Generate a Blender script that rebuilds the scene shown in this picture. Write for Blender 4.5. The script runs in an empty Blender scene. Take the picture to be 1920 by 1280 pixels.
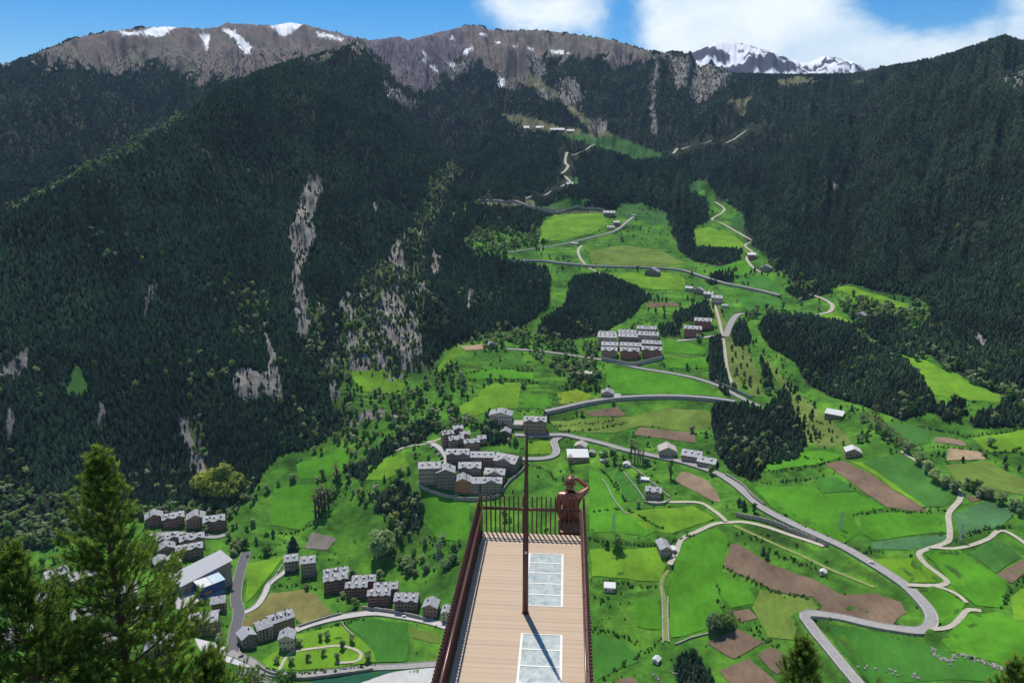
import bpy, bmesh, math, random
import numpy as np
from mathutils import Vector, Matrix
from mathutils.geometry import delaunay_2d_cdt

random.seed(7)
rng = np.random.default_rng(7)
R = math.radians
scene = bpy.context.scene
col = scene.collection

# ------------------------------------------------------------------ camera
F = 1390.0                      # focal length in photo pixels (photo 1920 x 1280)
PITCH = R(14.5)
cP, sP = math.cos(PITCH), math.sin(PITCH)
cam_data = bpy.data.cameras.new('camera')
cam_data.sensor_width = 36.0
cam_data.lens = 36.0 * F / 1920.0
cam_data.clip_start = 0.5
cam_data.clip_end = 40000
cam = bpy.data.objects.new('camera', cam_data)
cam.rotation_euler = (R(90) - PITCH, 0, 0)
col.objects.link(cam)
scene.camera = cam

# ------------------------------------------------------------------ sky, sun, exposure
SUN_AZ, SUN_EL = R(-16), R(62)  # sun ahead of the camera, a little to the left, high
world = bpy.data.worlds.new('World')
scene.world = world
world.use_nodes = True
def build_world():
    nt = world.node_tree
    nt.nodes.clear()
    N, L = nt.nodes, nt.links
    out = N.new('ShaderNodeOutputWorld')
    bg = N.new('ShaderNodeBackground')
    bg.inputs['Strength'].default_value = 0.15
    sky = N.new('ShaderNodeTexSky')
    sky.sky_type = 'NISHITA'
    sky.sun_disc = False
    sky.sun_elevation = SUN_EL
    sky.sun_rotation = SUN_AZ
    sky.altitude = 2000
    sky.air_density = 1.0
    sky.dust_density = 0.3
    sky.ozone_density = 2.0
    hsv = N.new('ShaderNodeHueSaturation')
    hsv.inputs['Saturation'].default_value = 1.5
    hsv.inputs['Value'].default_value = 0.66
    L.new(sky.outputs[0], hsv.inputs['Color'])
    # clouds: cumulus banks by direction, broken up by noise
    tc = N.new('ShaderNodeTexCoord')
    def math_(op, a, b=None, clamp=False):
        n = N.new('ShaderNodeMath'); n.operation = op; n.use_clamp = clamp
        for i, q in enumerate((a, b)):
            if q is None: continue
            if isinstance(q, (int, float)): n.inputs[i].default_value = q
            else: L.new(q, n.inputs[i])
        return n.outputs[0]
    sep = N.new('ShaderNodeSeparateXYZ'); L.new(tc.outputs['Generated'], sep.inputs[0])
    az = math_('ARCTAN2', sep.outputs[0], sep.outputs[1])
    el = math_('ARCSINE', sep.outputs[2])
    comb = N.new('ShaderNodeCombineXYZ'); L.new(az, comb.inputs[0]); L.new(el, comb.inputs[1])
    def noise(scale, detail, rough, off):
        m = N.new('ShaderNodeMapping'); m.inputs['Location'].default_value = off
        m.inputs['Scale'].default_value = (1.0, 1.5, 1.0)
        L.new(comb.outputs[0], m.inputs[0])
        n = N.new('ShaderNodeTexNoise'); n.inputs['Scale'].default_value = scale
        n.inputs['Detail'].default_value = detail; n.inputs['Roughness'].default_value = rough
        L.new(m.outputs[0], n.inputs['Vector'])
        return n.outputs[0]
    def blob(a0, e0, sa, se, amp):
        da = math_('DIVIDE', math_('SUBTRACT', az, R(a0)), R(sa))
        de = math_('DIVIDE', math_('SUBTRACT', el, R(e0)), R(se))
        q = math_('ADD', math_('MULTIPLY', da, da), math_('MULTIPLY', de, de))
        return math_('MULTIPLY', math_('POWER', 2.718, math_('MULTIPLY', q, -1.0)), amp)
    dens = math_('MULTIPLY', noise(2.2, 3, .5, (3.1, 1.7, 0)), 1.05)
    for b in CLOUD_BANKS:
        dens = math_('ADD', dens, blob(*b))
    dens = math_('ADD', dens, math_('MULTIPLY', math_('SUBTRACT', noise(8, 10, .64, (0.3, 5, 2)), .5), 1.0))
    mr = N.new('ShaderNodeMapRange'); mr.interpolation_type = 'SMOOTHSTEP'
    mr.inputs['From Min'].default_value = 0.50; mr.inputs['From Max'].default_value = 0.95
    L.new(dens, mr.inputs['Value'])
    ccol = N.new('ShaderNodeMix'); ccol.data_type = 'RGBA'
    ccol.inputs['A'].default_value = (3.4, 4.5, 5.5, 1); ccol.inputs['B'].default_value = (5.6, 6.1, 6.3, 1)
    cf = N.new('ShaderNodeMapRange'); cf.inputs['From Min'].default_value = .32; cf.inputs['From Max'].default_value = .62
    L.new(noise(7, 8, .6, (7, 2, 0)), cf.inputs['Value']); L.new(cf.outputs[0], ccol.inputs['Factor'])
    mix = N.new('ShaderNodeMix'); mix.data_type = 'RGBA'
    L.new(mr.outputs[0], mix.inputs['Factor'])
    L.new(hsv.outputs[0], mix.inputs['A'])
    L.new(ccol.outputs['Result'], mix.inputs['B'])
    L.new(mix.outputs['Result'], bg.inputs['Color'])
    L.new(bg.outputs[0], out.inputs['Surface'])
# (azimuth, elevation, width, height, amount) of the cloud banks
CLOUD_BANKS = [(1.5, 11.5, 6.2, 3.4, .50), (16.5, 9, 6.6, 4.6, .72), (26, 6.0, 7, 1.6, .42), (35.5, 10, 4.2, 4.2, .66), (-13, 11.5, 3.5, 1.5, .26), (-21, 7, 14, 7, -.72), (7.8, 9.0, 1.5, 7, -.34), (27.8, 11.2, 3.4, 2.6, -.9), (-4, 5, 4, 4, -.25),
               (-60, 14, 12, 5, .5), (70, 12, 14, 6, .5), (150, 16, 20, 7, .5), (-130, 15, 18, 6, .5)]
build_world()

sun_data = bpy.data.lights.new('sun', 'SUN')
sun_data.energy = 4.0
sun_data.angle = R(0.53)
sun_data.color = (1.0, 0.955, 0.88)
sun = bpy.data.objects.new('sun', sun_data)
sd = Vector((math.sin(SUN_AZ) * math.cos(SUN_EL), math.cos(SUN_AZ) * math.cos(SUN_EL), math.sin(SUN_EL)))
sun.rotation_euler = sd.to_track_quat('Z', 'Y').to_euler()
sun.location = (0, 0, 60)
col.objects.link(sun)
scene.view_settings.view_transform = 'Standard'
scene.view_settings.look = 'None'
scene.view_settings.gamma = 1.0
scene.view_settings.use_curve_mapping = False
scene.view_settings.exposure = 0.25
scene.cycles.max_bounces = 5
scene.cycles.diffuse_bounces = 2
scene.cycles.glossy_bounces = 2
scene.cycles.transmission_bounces = 4
scene.cycles.transparent_max_bounces = 6
scene.cycles.volume_bounces = 0

# ------------------------------------------------------------------ materials
MATS = {}
def material(name, color, rough=.8, spec=.3, metal=0., var=0., scale=1., bump=0., bscale=None, color2=None, objvar=0., coords='Object', stretch=None, sss=0.):
    if name in MATS: return MATS[name]
    m = bpy.data.materials.new(name); m.use_nodes = True
    nt = m.node_tree; N, L = nt.nodes, nt.links
    p = N['Principled BSDF']
    p.inputs['Roughness'].default_value = rough
    p.inputs['Specular IOR Level'].default_value = spec
    p.inputs['Metallic'].default_value = metal
    p.inputs['Base Color'].default_value = (*color, 1)
    src = None
    tc = N.new('ShaderNodeTexCoord')
    vec = tc.outputs[coords]
    if stretch:
        mp = N.new('ShaderNodeMapping'); mp.inputs['Scale'].default_value = stretch
        L.new(vec, mp.inputs[0]); vec = mp.outputs[0]
    if var > 0 or color2:
        n = N.new('ShaderNodeTexNoise'); n.inputs['Scale'].default_value = scale
        n.inputs['Detail'].default_value = 6; n.inputs['Roughness'].default_value = .62
        L.new(vec, n.inputs['Vector'])
        mr = N.new('ShaderNodeMapRange'); mr.inputs['From Min'].default_value = .3; mr.inputs['From Max'].default_value = .7
        L.new(n.outputs[0], mr.inputs['Value'])
        mx = N.new('ShaderNodeMix'); mx.data_type = 'RGBA'
        c2 = color2 if color2 else tuple(q * (1 + var) for q in color)
        c1 = color if color2 else tuple(q * (1 - var) for q in color)
        mx.inputs['A'].default_value = (*c1, 1); mx.inputs['B'].default_value = (*c2, 1)
        L.new(mr.outputs[0], mx.inputs['Factor'])
        src = mx.outputs['Result']
    if objvar > 0:
        oi = N.new('ShaderNodeObjectInfo')
        hs = N.new('ShaderNodeHueSaturation')
        mv = N.new('ShaderNodeMapRange'); mv.inputs['To Min'].default_value = 1 - objvar; mv.inputs['To Max'].default_value = 1 + objvar
        L.new(oi.outputs['Random'], mv.inputs['Value'])
        L.new(mv.outputs[0], hs.inputs['Value'])
        mh = N.new('ShaderNodeMath'); mh.operation = 'MULTIPLY_ADD'
        L.new(oi.outputs['Random'], mh.inputs[0]); mh.inputs[1].default_value = -.05 * objvar / .4; mh.inputs[2].default_value = .5 + .025 * objvar / .4
        L.new(mh.outputs[0], hs.inputs['Hue'])
        if src is not None: L.new(src, hs.inputs['Color'])
        else: hs.inputs['Color'].default_value = (*color, 1)
        src = hs.outputs[0]
    if src is not None: L.new(src, p.inputs['Base Color'])
    if bump > 0:
        n2 = N.new('ShaderNodeTexNoise'); n2.inputs['Scale'].default_value = bscale or scale * 3
        n2.inputs['Detail'].default_value = 5
        L.new(vec, n2.inputs['Vector'])
        b = N.new('ShaderNodeBump'); b.inputs['Strength'].default_value = bump
        L.new(n2.outputs[0], b.inputs['Height']); L.new(b.outputs[0], p.inputs['Normal'])
    MATS[name] = m
    return m

# ------------------------------------------------------------------ helpers
def tag(o, label=None, cat=None, group=None, kind=None):
    if label: o['label'] = label
    if cat: o['category'] = cat
    if group: o['group'] = group
    if kind: o['kind'] = kind
    return o
def mesh_from(name, verts, faces, mat=None, smooth=False):
    me = bpy.data.meshes.new(name)
    me.from_pydata([tuple(v) for v in verts], [], [tuple(f) for f in faces])
    if mat:
        for m in (mat if isinstance(mat, (list, tuple)) else [mat]): me.materials.append(m)
    if smooth: me.shade_smooth()
    me.update()
    return me
def obj(name, me, parent=None, loc=None, rot=None, scale=None):
    o = bpy.data.objects.new(name, me)
    col.objects.link(o)
    if parent: o.parent = parent
    if loc is not None: o.location = loc
    if rot is not None: o.rotation_euler = rot
    if scale is not None: o.scale = scale
    return o
def empty(name, loc, rz=0.):
    o = bpy.data.objects.new(name, None)
    o.location = loc; o.rotation_euler = (0, 0, rz); o.empty_display_size = .5
    col.objects.link(o)
    return o
class MB:
    """collects simple solids into one mesh"""
    def __init__(s): s.v, s.f, s.m = [], [], []
    def add(s, vs, fs, mi=0):
        b = len(s.v); s.v += [tuple(q) for q in vs]; s.f += [tuple(b + i for i in f) for f in fs]; s.m += [mi] * len(fs)
    def box(s, x0, x1, y0, y1, z0, z1, mi=0):
        s.add([(x0,y0,z0),(x1,y0,z0),(x1,y1,z0),(x0,y1,z0),(x0,y0,z1),(x1,y0,z1),(x1,y1,z1),(x0,y1,z1)],
              [(0,3,2,1),(4,5,6,7),(0,1,5,4),(1,2,6,5),(2,3,7,6),(3,0,4,7)], mi)
    def tube(s, pts, radii, n=8, mi=0, cap=True):
        pts = [Vector(p) for p in pts]
        if isinstance(radii, (int, float)): radii = [radii] * len(pts)
        rings = []
        for i, p in enumerate(pts):
            d = (pts[min(i + 1, len(pts) - 1)] - pts[max(i - 1, 0)]).normalized()
            a = Vector((0, 0, 1)) if abs(d.z) < .9 else Vector((1, 0, 0))
            x = d.cross(a).normalized(); y = d.cross(x)
            rings.append([p + (x * math.cos(2 * math.pi * k / n) + y * math.sin(2 * math.pi * k / n)) * radii[i] for k in range(n)])
        vs = [q for r in rings for q in r]; fs = []
        for i in range(len(rings) - 1):
            for k in range(n):
                a, b = i * n + k, i * n + (k + 1) % n
                fs.append((a, a + n, b + n, b))
        if cap:
            fs.append(tuple(range(n))); fs.append(tuple(reversed([(len(rings) - 1) * n + k for k in range(n)])))
        s.add(vs, fs, mi)
    def build(s, name, mats, parent=None, smooth=False, **kw):
        me = mesh_from(name, s.v, s.f, mats, smooth)
        if any(s.m): me.polygons.foreach_set('material_index', s.m)
        return obj(name, me, parent, **kw)

def ray_dir(u, v):
    u = np.asarray(u, float); v = np.asarray(v, float)
    x = (u - 960) / F; dv = (v - 640) / F
    return x, cP - dv * sP, -sP - dv * cP
def project(x, y, z):
    dep = y * cP - z * sP; up = y * sP + z * cP
    dep = np.where(np.abs(dep) < 1e-6, 1e-6, dep)
    return 960 + F * x / dep, 640 - F * up / dep, dep

# numpy gradient noise
_perm = np.random.default_rng(11).permutation(4096)
def _h(ix, iy): return _perm[(_perm[ix & 4095] + iy) & 4095]
def vnoise(x, y):
    xi = np.floor(x).astype(np.int64); yi = np.floor(y).astype(np.int64)
    fx, fy = x - xi, y - yi
    def g(ix, iy, dx, dy):
        a = _h(ix, iy) * (2 * math.pi / 4096)
        return np.cos(a) * dx + np.sin(a) * dy
    ux = fx * fx * fx * (fx * (fx * 6 - 15) + 10); uy = fy * fy * fy * (fy * (fy * 6 - 15) + 10)
    a = g(xi, yi, fx, fy); b = g(xi + 1, yi, fx - 1, fy); c = g(xi, yi + 1, fx, fy - 1); d = g(xi + 1, yi + 1, fx - 1, fy - 1)
    return 1.5 * ((a * (1 - ux) + b * ux) * (1 - uy) + (c * (1 - ux) + d * ux) * uy)
def fbm(x, y, oct=4, gain=.5):
    s = np.zeros_like(x); a = 1.
    for i in range(oct):
        s += a * vnoise(x * 2 ** i + 17.3 * i, y * 2 ** i - 9.1 * i); a *= gain
    return s
def ridged(x, y, oct=4):
    s = np.zeros_like(x); a = 1.
    for i in range(oct):
        s += a * (1 - 2 * np.abs(vnoise(x * 2 ** i + 5.7 * i, y * 2 ** i + 3.3 * i))); a *= .5
    return s
def inpoly(U, V, poly):
    P = np.asarray(poly, float)
    res = np.zeros(U.shape, bool)
    bb = (U >= P[:, 0].min()) & (U <= P[:, 0].max()) & (V >= P[:, 1].min()) & (V <= P[:, 1].max())
    if not bb.any(): return res
    u, v = U[bb], V[bb]; r = np.zeros(u.shape, bool)
    for i in range(len(P)):
        x1, y1 = P[i]; x2, y2 = P[(i + 1) % len(P)]
        if y1 == y2: continue
        k = ((y1 > v) != (y2 > v)) & (u < (x2 - x1) * (v - y1) / (y2 - y1) + x1)
        r ^= k
    res[bb] = r
    return res
# ------------------------------------------------------------------ terrain: one height field round the valley
# control points: photo pixel + horizontal distance in metres (height follows from the sight line)
CTRL = [
 # valley axis, village to the ski slopes
 (700,1270,505),(800,1150,566),(640,1165,575),(760,1040,655),(900,1010,640),(880,930,705),(780,905,722),(870,850,765),(1000,790,825),(960,740,872),
 (960,700,925),(1180,650,1010),(1180,600,1090),(1100,540,1215),(1100,490,1335),(1150,440,1470),(1120,400,1600),(1060,345,1900),
 (1080,285,2150),(1010,240,2380),(1200,285,2400),(1150,262,2480),
 # right terraces
 (1150,1260,462),(1200,1200,497),(1150,1100,540),(1130,980,620),(1250,1000,611),(1300,900,700),(1200,820,790),(1300,750,868),(1450,800,815),(1430,700,935),
 (1350,1120,540),(1420,1220,490),(1500,900,690),(1500,1000,610),(1700,1000,602),(1880,1000,612),(1650,1160,510),(1900,1240,470),(1600,1270,462),(1800,1120,540),
 (1620,920,670),(1750,860,735),(1600,800,800),(1900,870,770),(1840,790,845),
 (1400,520,1290),(1500,600,1090),(1600,640,1020),(1560,720,915),(1700,690,950),(1750,750,870),(1880,740,905),(1350,580,1120),(1340,440,1520),(1350,370,1780),
 # village, left
 (440,1180,592),(300,1200,575),(100,1220,570),(560,1050,690),(400,980,790),(250,980,812),(60,1020,815),(0,1120,735),(600,950,772),(560,890,825),(600,840,862),
 (700,850,808),(720,780,862),(680,700,950),(830,740,905),(850,680,960),(930,610,1075),(500,940,800),
 # left mountain face
 (300,880,905),(100,900,905),(450,860,880),(300,780,965),(100,760,975),(300,650,1060),(100,620,1080),(300,520,1170),(120,500,1180),(300,400,1275),(100,430,1235),
 (480,760,945),(480,620,1075),(480,480,1240),(480,340,1450),(480,220,1680),(600,720,940),(600,580,1110),(600,420,1370),(600,300,1640),(600,180,2080),
 (740,560,1140),(740,430,1390),(750,300,1790),(840,480,1300),(850,380,1620),(850,290,2050),(920,330,1950),(950,290,2150),(950,250,2550),
 # right shoulder of the front left mountain
 (690,98,2520),(720,150,2330),(760,207,2170),(800,252,2060),(845,292,1960),(700,180,2120),(660,240,1850),(700,300,1680),
 # front left ridge
 (0,402,1270),(60,372,1300),(150,322,1370),(230,283,1440),(320,228,1540),(400,172,1680),(480,133,1900),(560,106,2180),(640,84,2480),(670,80,2600),
 # far left mountain
 (0,380,1900),(60,330,2050),(150,290,2150),(300,210,2350),(400,155,2700),(0,300,2250),(0,200,2700),(100,200,2700),(200,150,3000),(320,140,3100),(420,120,3200),(520,105,3500),
 (0,122,3100),(100,86,3350),(200,59,3500),(300,50,3600),(430,43,3800),(540,43,4100),(620,60,3900),(690,75,3700),
 # centre mountain
 (760,150,3080),(800,200,2950),(800,120,3200),(710,88,3200),(850,250,2750),(745,69,3300),(800,66,3420),(900,200,2900),(900,120,3150),(1000,180,2850),(1000,110,3250),(1100,200,2800),(1120,120,3250),(1200,220,2700),(1200,150,3050),
 (885,48,3650),(1000,57,3650),(1100,68,3600),(1200,90,3500),(1270,98,3400),(1300,200,2800),(1310,108,3300),(1350,127,3200),(1280,280,2380),(1320,160,2950),
 (1400,200,2750),(1400,240,2500),(1400,137,3200),(1460,137,3200),(1540,136,3100),(1620,134,2950),(1540,180,2750),(1650,180,2550),
 # right mountain face
 (1300,340,1980),(1450,300,2000),(1450,400,1640),(1560,500,1330),(1600,350,1750),(1600,250,2150),(1700,560,1190),(1700,450,1430),(1700,350,1680),(1700,250,2000),(1700,160,2420),
 (1850,620,1090),(1850,520,1240),(1850,400,1450),(1850,300,1660),(1850,200,1930),(1850,120,2250),
 (1720,119,2680),(1800,98,2520),(1880,70,2420),(1920,80,2400),(1990,110,2300),(1990,400,1420),(1990,700,960),(2050,250,1750),
 # snow peaks far behind
 (1300,100,6200),(1330,86,6400),(1365,77,6500),(1400,84,6500),(1440,97,6400),(1490,114,6400),(1512,118,6400),(1548,107,6500),(1590,113,6500),(1625,127,6300),
]
GUARD = [ # azimuth deg, distance, height: ground out of frame, behind the ridges and under the camera
 (-54,560,-392),(-54,800,-380),(-54,1000,-300),(-54,1300,-90),(-54,1700,40),(-54,2600,250),(-54,3400,480),(-46,800,-390),(-46,1200,-130),(-44,2700,230),(-40,3300,470),
 (54,470,-290),(54,800,-230),(54,1200,-70),(54,1700,120),(54,2300,290),(54,3000,200),(46,470,-290),(44,1500,30),(42,2300,280),
 (-30,1650,-150),(-22,1850,-90),(-16,2300,40),(-12,2700,240),
 (-7.8,2560,30),(-9.9,2800,170),(-5.5,2380,-25),(-4.2,2250,-40),(-8.9,2680,100),
 (-30,4200,350),(-20,4700,450),(-8,4700,350),(0,4500,350),(8,4500,300),(15,4300,120),(20,3900,100),(26,3500,40),(34,3300,100),(44,3300,100),
 (15,5300,200),(20,5300,200),(10,7800,450),(16,8000,500),(22,8000,300),(30,6500,0),(0,7000,200),(-20,7000,200),(40,7000,100),(-40,6000,200),(-54,7000,200),(54,7000,100),
]
for a_ in (-54,-40,-25,-10,5,20,35,54):
    zf = -388 if a_ < 5 else -388 + 75 * min(1, (a_ - 5) / 25)
    GUARD += [(a_,3,-9),(a_,9,-15),(a_,20,-26),(a_,50,-62),(a_,110,-130),(a_,200,-222),(a_,300,-310 if a_ < 5 else -285),(a_,395,zf)]
SKYLINE = [(-300,230),(-100,150),(0,122),(60,104),(100,86),(150,68),(200,59),(260,52),(320,50),(380,54),(410,50),(425,42),(460,46),(510,48),(540,42),(570,46),(620,59),(690,75),(720,73),(745,68),(765,75),(800,66),(860,52),(880,47),(905,49),(915,56),(1020,57),(1100,68),(1150,75),(1180,85),(1240,101),(1270,98),(1300,98),(1320,90),(1345,79),(1362,76),(1400,83),(1440,96),(1490,114),(1512,118),(1545,106),(1590,112),(1625,127),(1660,127),(1720,118),(1780,103),(1830,86),(1880,69),(1920,80),(2000,115),(2300,200)]

NA = 1081
AZ = np.radians(np.linspace(-54, 54, NA))
def _rings():
    h = [3.0]
    while h[-1] < 8300:
        x = h[-1]
        if x < 420: d = max(1.5, x * .07)
        elif x < 1150: d = 2.8
        elif x < 2100: d = 2.8 + (x - 1150) * .0045
        elif x < 4300: d = 8 + (x - 2100) * .004
        else: d = 55
        h.append(x + d)
    return np.array(h)
HR = _rings(); NH = len(HR)
def tps_fit():
    a, h, z = [], [], []
    for u, v, d in CTRL:
        x, y, q = ray_dir(u, v)
        a.append(math.atan2(x, y)); h.append(d); z.append(d * q / math.hypot(x, y))
    for g in GUARD:
        a.append(R(g[0])); h.append(g[1]); z.append(g[2])
    P = np.stack([np.array(a), np.log(np.array(h, float))], 1); z = np.array(z)
    n = len(P)
    r2 = ((P[:, None] - P[None]) ** 2).sum(-1)
    K = .5 * r2 * np.log(r2 + 1e-12) + np.eye(n) * 2e-4
    A = np.zeros((n + 3, n + 3)); A[:n, :n] = K; A[:n, n] = 1; A[:n, n + 1:] = P; A[n, :n] = 1; A[n + 1:, :n] = P.T
    w = np.linalg.solve(A, np.concatenate([z, np.zeros(3)]))
    return P, w
def tps_eval(P, w, a, lh):
    n = len(P); out = np.full(a.shape, w[n]) + w[n + 1] * a + w[n + 2] * lh
    for i in range(n):
        r2 = (a - P[i, 0]) ** 2 + (lh - P[i, 1]) ** 2
        out += w[i] * .5 * r2 * np.log(r2 + 1e-12)
    return out
_P, _w = tps_fit()
# evaluate on a coarse grid, then bilinear to the fine one
_ca = np.linspace(AZ[0], AZ[-1], 271); _cl = np.linspace(math.log(HR[0]), math.log(HR[-1] + 1), 500)
_zc = tps_eval(_P, _w, *np.meshgrid(_ca, _cl))
def _bil(a, l):
    fa = np.clip((a - _ca[0]) / (_ca[1] - _ca[0]), 0, 269.999); fl = np.clip((l - _cl[0]) / (_cl[1] - _cl[0]), 0, 498.999)
    i = fa.astype(int); j = fl.astype(int); p = fa - i; q = fl - j
    return (_zc[j, i] * (1 - p) + _zc[j, i + 1] * p) * (1 - q) + (_zc[j + 1, i] * (1 - p) + _zc[j + 1, i + 1] * p) * q
A2, H2 = np.meshgrid(AZ, HR)                 # [ring, azimuth]
Z = _bil(A2, np.log(H2))
X2, Y2 = H2 * np.sin(A2), H2 * np.cos(A2)

def visible():
    e = Z / H2
    m = np.maximum.accumulate(e, 0)
    return e >= m - 1e-9
def pixels():
    return project(X2, Y2, Z)[:2]
# ------------------------------------------------------------------ land cover outlines (photo pixels, dropped onto the ground)
VALLEY = [(-300,1320),(-300,1080),(-50,1060),(150,1000),(270,965),(330,950),(420,960),(440,930),(470,920),(500,880),(530,850),(590,835),(640,800),(620,760),(640,700),(650,650),(690,660),(720,690),(770,700),(800,690),(830,660),(870,640),(950,620),(1000,600),(1025,575),(1030,510),(960,492),(880,470),(870,445),(930,430),(1000,440),(1020,410),(1040,398),(1150,395),(1185,380),(1200,385),(1245,400),(1262,430),(1285,470),(1300,430),(1330,410),(1325,385),(1300,360),(1300,345),(1330,338),(1345,375),(1365,385),(1388,400),(1395,440),(1420,470),(1450,500),(1490,530),(1530,550),(1580,530),(1640,545),(1740,570),(1745,600),(1700,640),(1760,680),(1850,730),(1920,770),(2300,860),(2300,1320)]
WOODS = [
 ('promontory wood', [(1333,762),(1400,762),(1430,775),(1470,725),(1482,770),(1507,800),(1510,830),(1490,862),(1440,872),(1412,905),(1370,885),(1345,850),(1335,800)]),
 ('promontory wood', [(1330,640),(1352,625),(1364,680),(1385,740),(1360,740),(1330,715)]),
 ('promontory wood', [(1372,610),(1395,600),(1405,640),(1380,655),(1400,720),(1380,715),(1368,660)]),
 ('promontory wood', [(1425,670),(1440,690),(1450,730),(1432,725)]),
 ('big wood', [(1420,610),(1440,590),(1520,595),(1590,610),(1620,640),(1700,680),(1745,740),(1755,770),(1690,788),(1620,762),(1560,745),(1510,720),(1490,680),(1440,650)]),
 ('mid wood', [(1070,522),(1130,515),(1200,545),(1217,558),(1190,590),(1150,612),(1120,632),(1040,640),(1005,625),(1020,600),(1055,580),(1065,550)]),
 ('upper wood', [(1262,400),(1300,375),(1325,390),(1298,430),(1305,465),(1340,470),(1390,470),(1385,488),(1350,500),(1300,490),(1270,470)]),
 ('upper wood', [(900,415),(1010,410),(1000,440),(940,435)]),
 ('lane wood', [(1320,520),(1380,505),(1372,530),(1330,535)]),
 ('lane wood', [(1470,545),(1540,535),(1560,550),(1500,565)]),
 ('lane wood', [(1595,575),(1690,605),(1740,660),(1720,680),(1640,640),(1600,610)]),
 ('right grove', [(1745,765),(1800,755),(1815,780),(1770,790)]),
 ('right grove', [(1812,790),(1850,770),(1925,755),(1925,800),(1830,803)]),
 ('right grove', [(1870,745),(1925,735),(1925,770),(1880,765)]),
 ('bank wood', [(700,930),(745,905),(790,940),(795,985),(765,1000),(745,965),(705,965)]),
 ('bank wood', [(640,880),(700,850),(770,800),(820,790),(800,820),(720,860),(680,905)]),
 ('lane wood', [(1258,590),(1340,560),(1330,600),(1265,605)]),
 ('block wood', [(895,800),(945,805),(950,830),(915,835)]),
 ('block wood', [(1235,615),(1275,610),(1275,632),(1238,632)]),
 ('near grove', [(1260,1245),(1300,1235),(1330,1265),(1340,1290),(1270,1285)]),
]
LEAFY = [ # (density, outline): broadleaf trees and scrub
 (.42,[(700,830),(760,760),(790,700),(850,680),(880,720),(860,770),(890,790),(940,800),(930,830),(880,800),(830,810),(780,830),(720,870)]),
 (.5,[(860,640),(940,610),(1010,620),(1060,640),(1120,650),(1120,690),(1130,720),(1080,740),(1050,700),(980,660),(900,660)]),
 (.6,[(1560,560),(1640,555),(1740,575),(1745,612),(1690,610),(1640,600),(1600,612)]),
 (.6,[(1740,650),(1800,690),(1860,720),(1925,740),(1925,785),(1850,745),(1780,712),(1700,665)]),
 (.5,[(1610,780),(1660,815),(1690,842),(1745,875),(1770,900),(1810,915),(1925,955),(1925,985),(1850,950),(1790,928),(1722,884),(1680,852),(1615,800)]),
 (.5,[(370,900),(450,890),(470,930),(440,1000),(470,1020),(440,1050),(420,1010),(380,950)]),
 (.9,[(-60,890),(60,925),(260,955),(420,945),(430,965),(250,975),(90,1030),(-60,1045)]),
 (.25,[(700,890),(760,880),(790,950),(780,1010),(740,1050),(690,1040),(720,1000),(690,960)]),
 (.4,[(800,1010),(870,1010),(850,1060),(780,1100),(720,1060),(770,1030)]),
 (.14,[(640,650),(760,690),(770,800),(700,830),(640,800),(620,730)]),
 (.5,[(880,430),(1010,430),(1030,460),(960,475),(890,490),(870,460)]),
 (.3,[(0,390),(100,340),(230,270),(330,215),(350,225),(240,300),(120,350),(20,410)]),
 (.25,[(850,290),(857,330),(805,400),(785,440),(768,440),(790,390),(840,310)]),
 (.3,[(1390,570),(1460,570),(1470,590),(1400,600)]),
 (.3,[(640,800),(700,830),(690,870),(640,900),(560,870),(590,835)]),
 (.25,[(1425,480),(1460,500),(1540,545),(1530,560),(1470,530)]),
 (.3,[(470,920),(560,890),(555,910),(490,960),(470,1000),(450,1000)]),
 (.4,[(1050,730),(1110,700),(1125,735),(1070,750)]),
 (.35,[(600,900),(650,890),(700,930),(690,960),(640,930)]),
]
ROCK = [
 [(580,322),(600,330),(602,360),(588,400),(592,440),(577,480),(562,520),(578,560),(587,620),(560,652),(553,600),(548,560),(550,500),(540,450),(553,400),(568,350)],
 [(495,600),(510,650),(522,690),(533,740),(515,752),(500,720),(500,660)],[(440,690),(500,705),(515,752),(450,750)],[(285,525),(297,530),(286,570),(270,595),(273,560)],
 [(20,672),(48,650),(52,690),(22,712),(-10,700)],[(733,460),(757,470),(762,520),(745,545),(736,500)],[(700,540),(740,545),(782,600),(792,662),(760,690),(722,650),(702,600)],
 [(638,558),(667,575),(660,622),(640,600)],[(880,540),(892,545),(878,582),(866,584)],[(650,625),(690,622),(700,700),(660,700)],[(718,148),(762,185),(788,190),(770,207),(740,192),(712,165)],
 [(810,470),(824,480),(818,530),(806,512)],[(1865,150),(1920,132),(1920,165),(1885,168)],[(185,745),(197,760),(195,800),(186,790)],[(15,755),(28,770),(20,830),(10,800)],
 [(700,375),(708,385),(708,405),(700,400)],[(1560,338),(1573,345),(1565,360)],[(1820,600),(1838,625),(1848,640),(1830,635)],[(1870,360),(1890,365),(1875,375)],[(655,78),(685,80),(682,98),(665,100),(650,90)],
 [(1055,143),(1082,150),(1096,180),(1086,202),(1060,196),(1043,165)],[(1112,225),(1142,230),(1130,252),(1108,240)],[(1228,108),(1237,110),(1226,190),(1234,255),(1220,252),(1217,190)],
 [(1305,108),(1350,128),(1375,135),(1360,160),(1335,175),(1312,205),(1293,180),(1298,140)],[(690,640),(720,670),(745,720),(720,715)],[(430,700),(470,690),(480,720),(440,730)],
 [(330,780),(350,790),(370,840),(395,900),(380,905),(350,860)],
 [(1255,104),(1300,110),(1290,150),(1270,175),(1258,140)],[(980,105),(1010,110),(1030,140),(1010,150)],[(1000,160),(1040,175),(1030,190),(1010,180)],[(830,130),(860,118),(900,110),(880,130),(845,150)],
]
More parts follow.
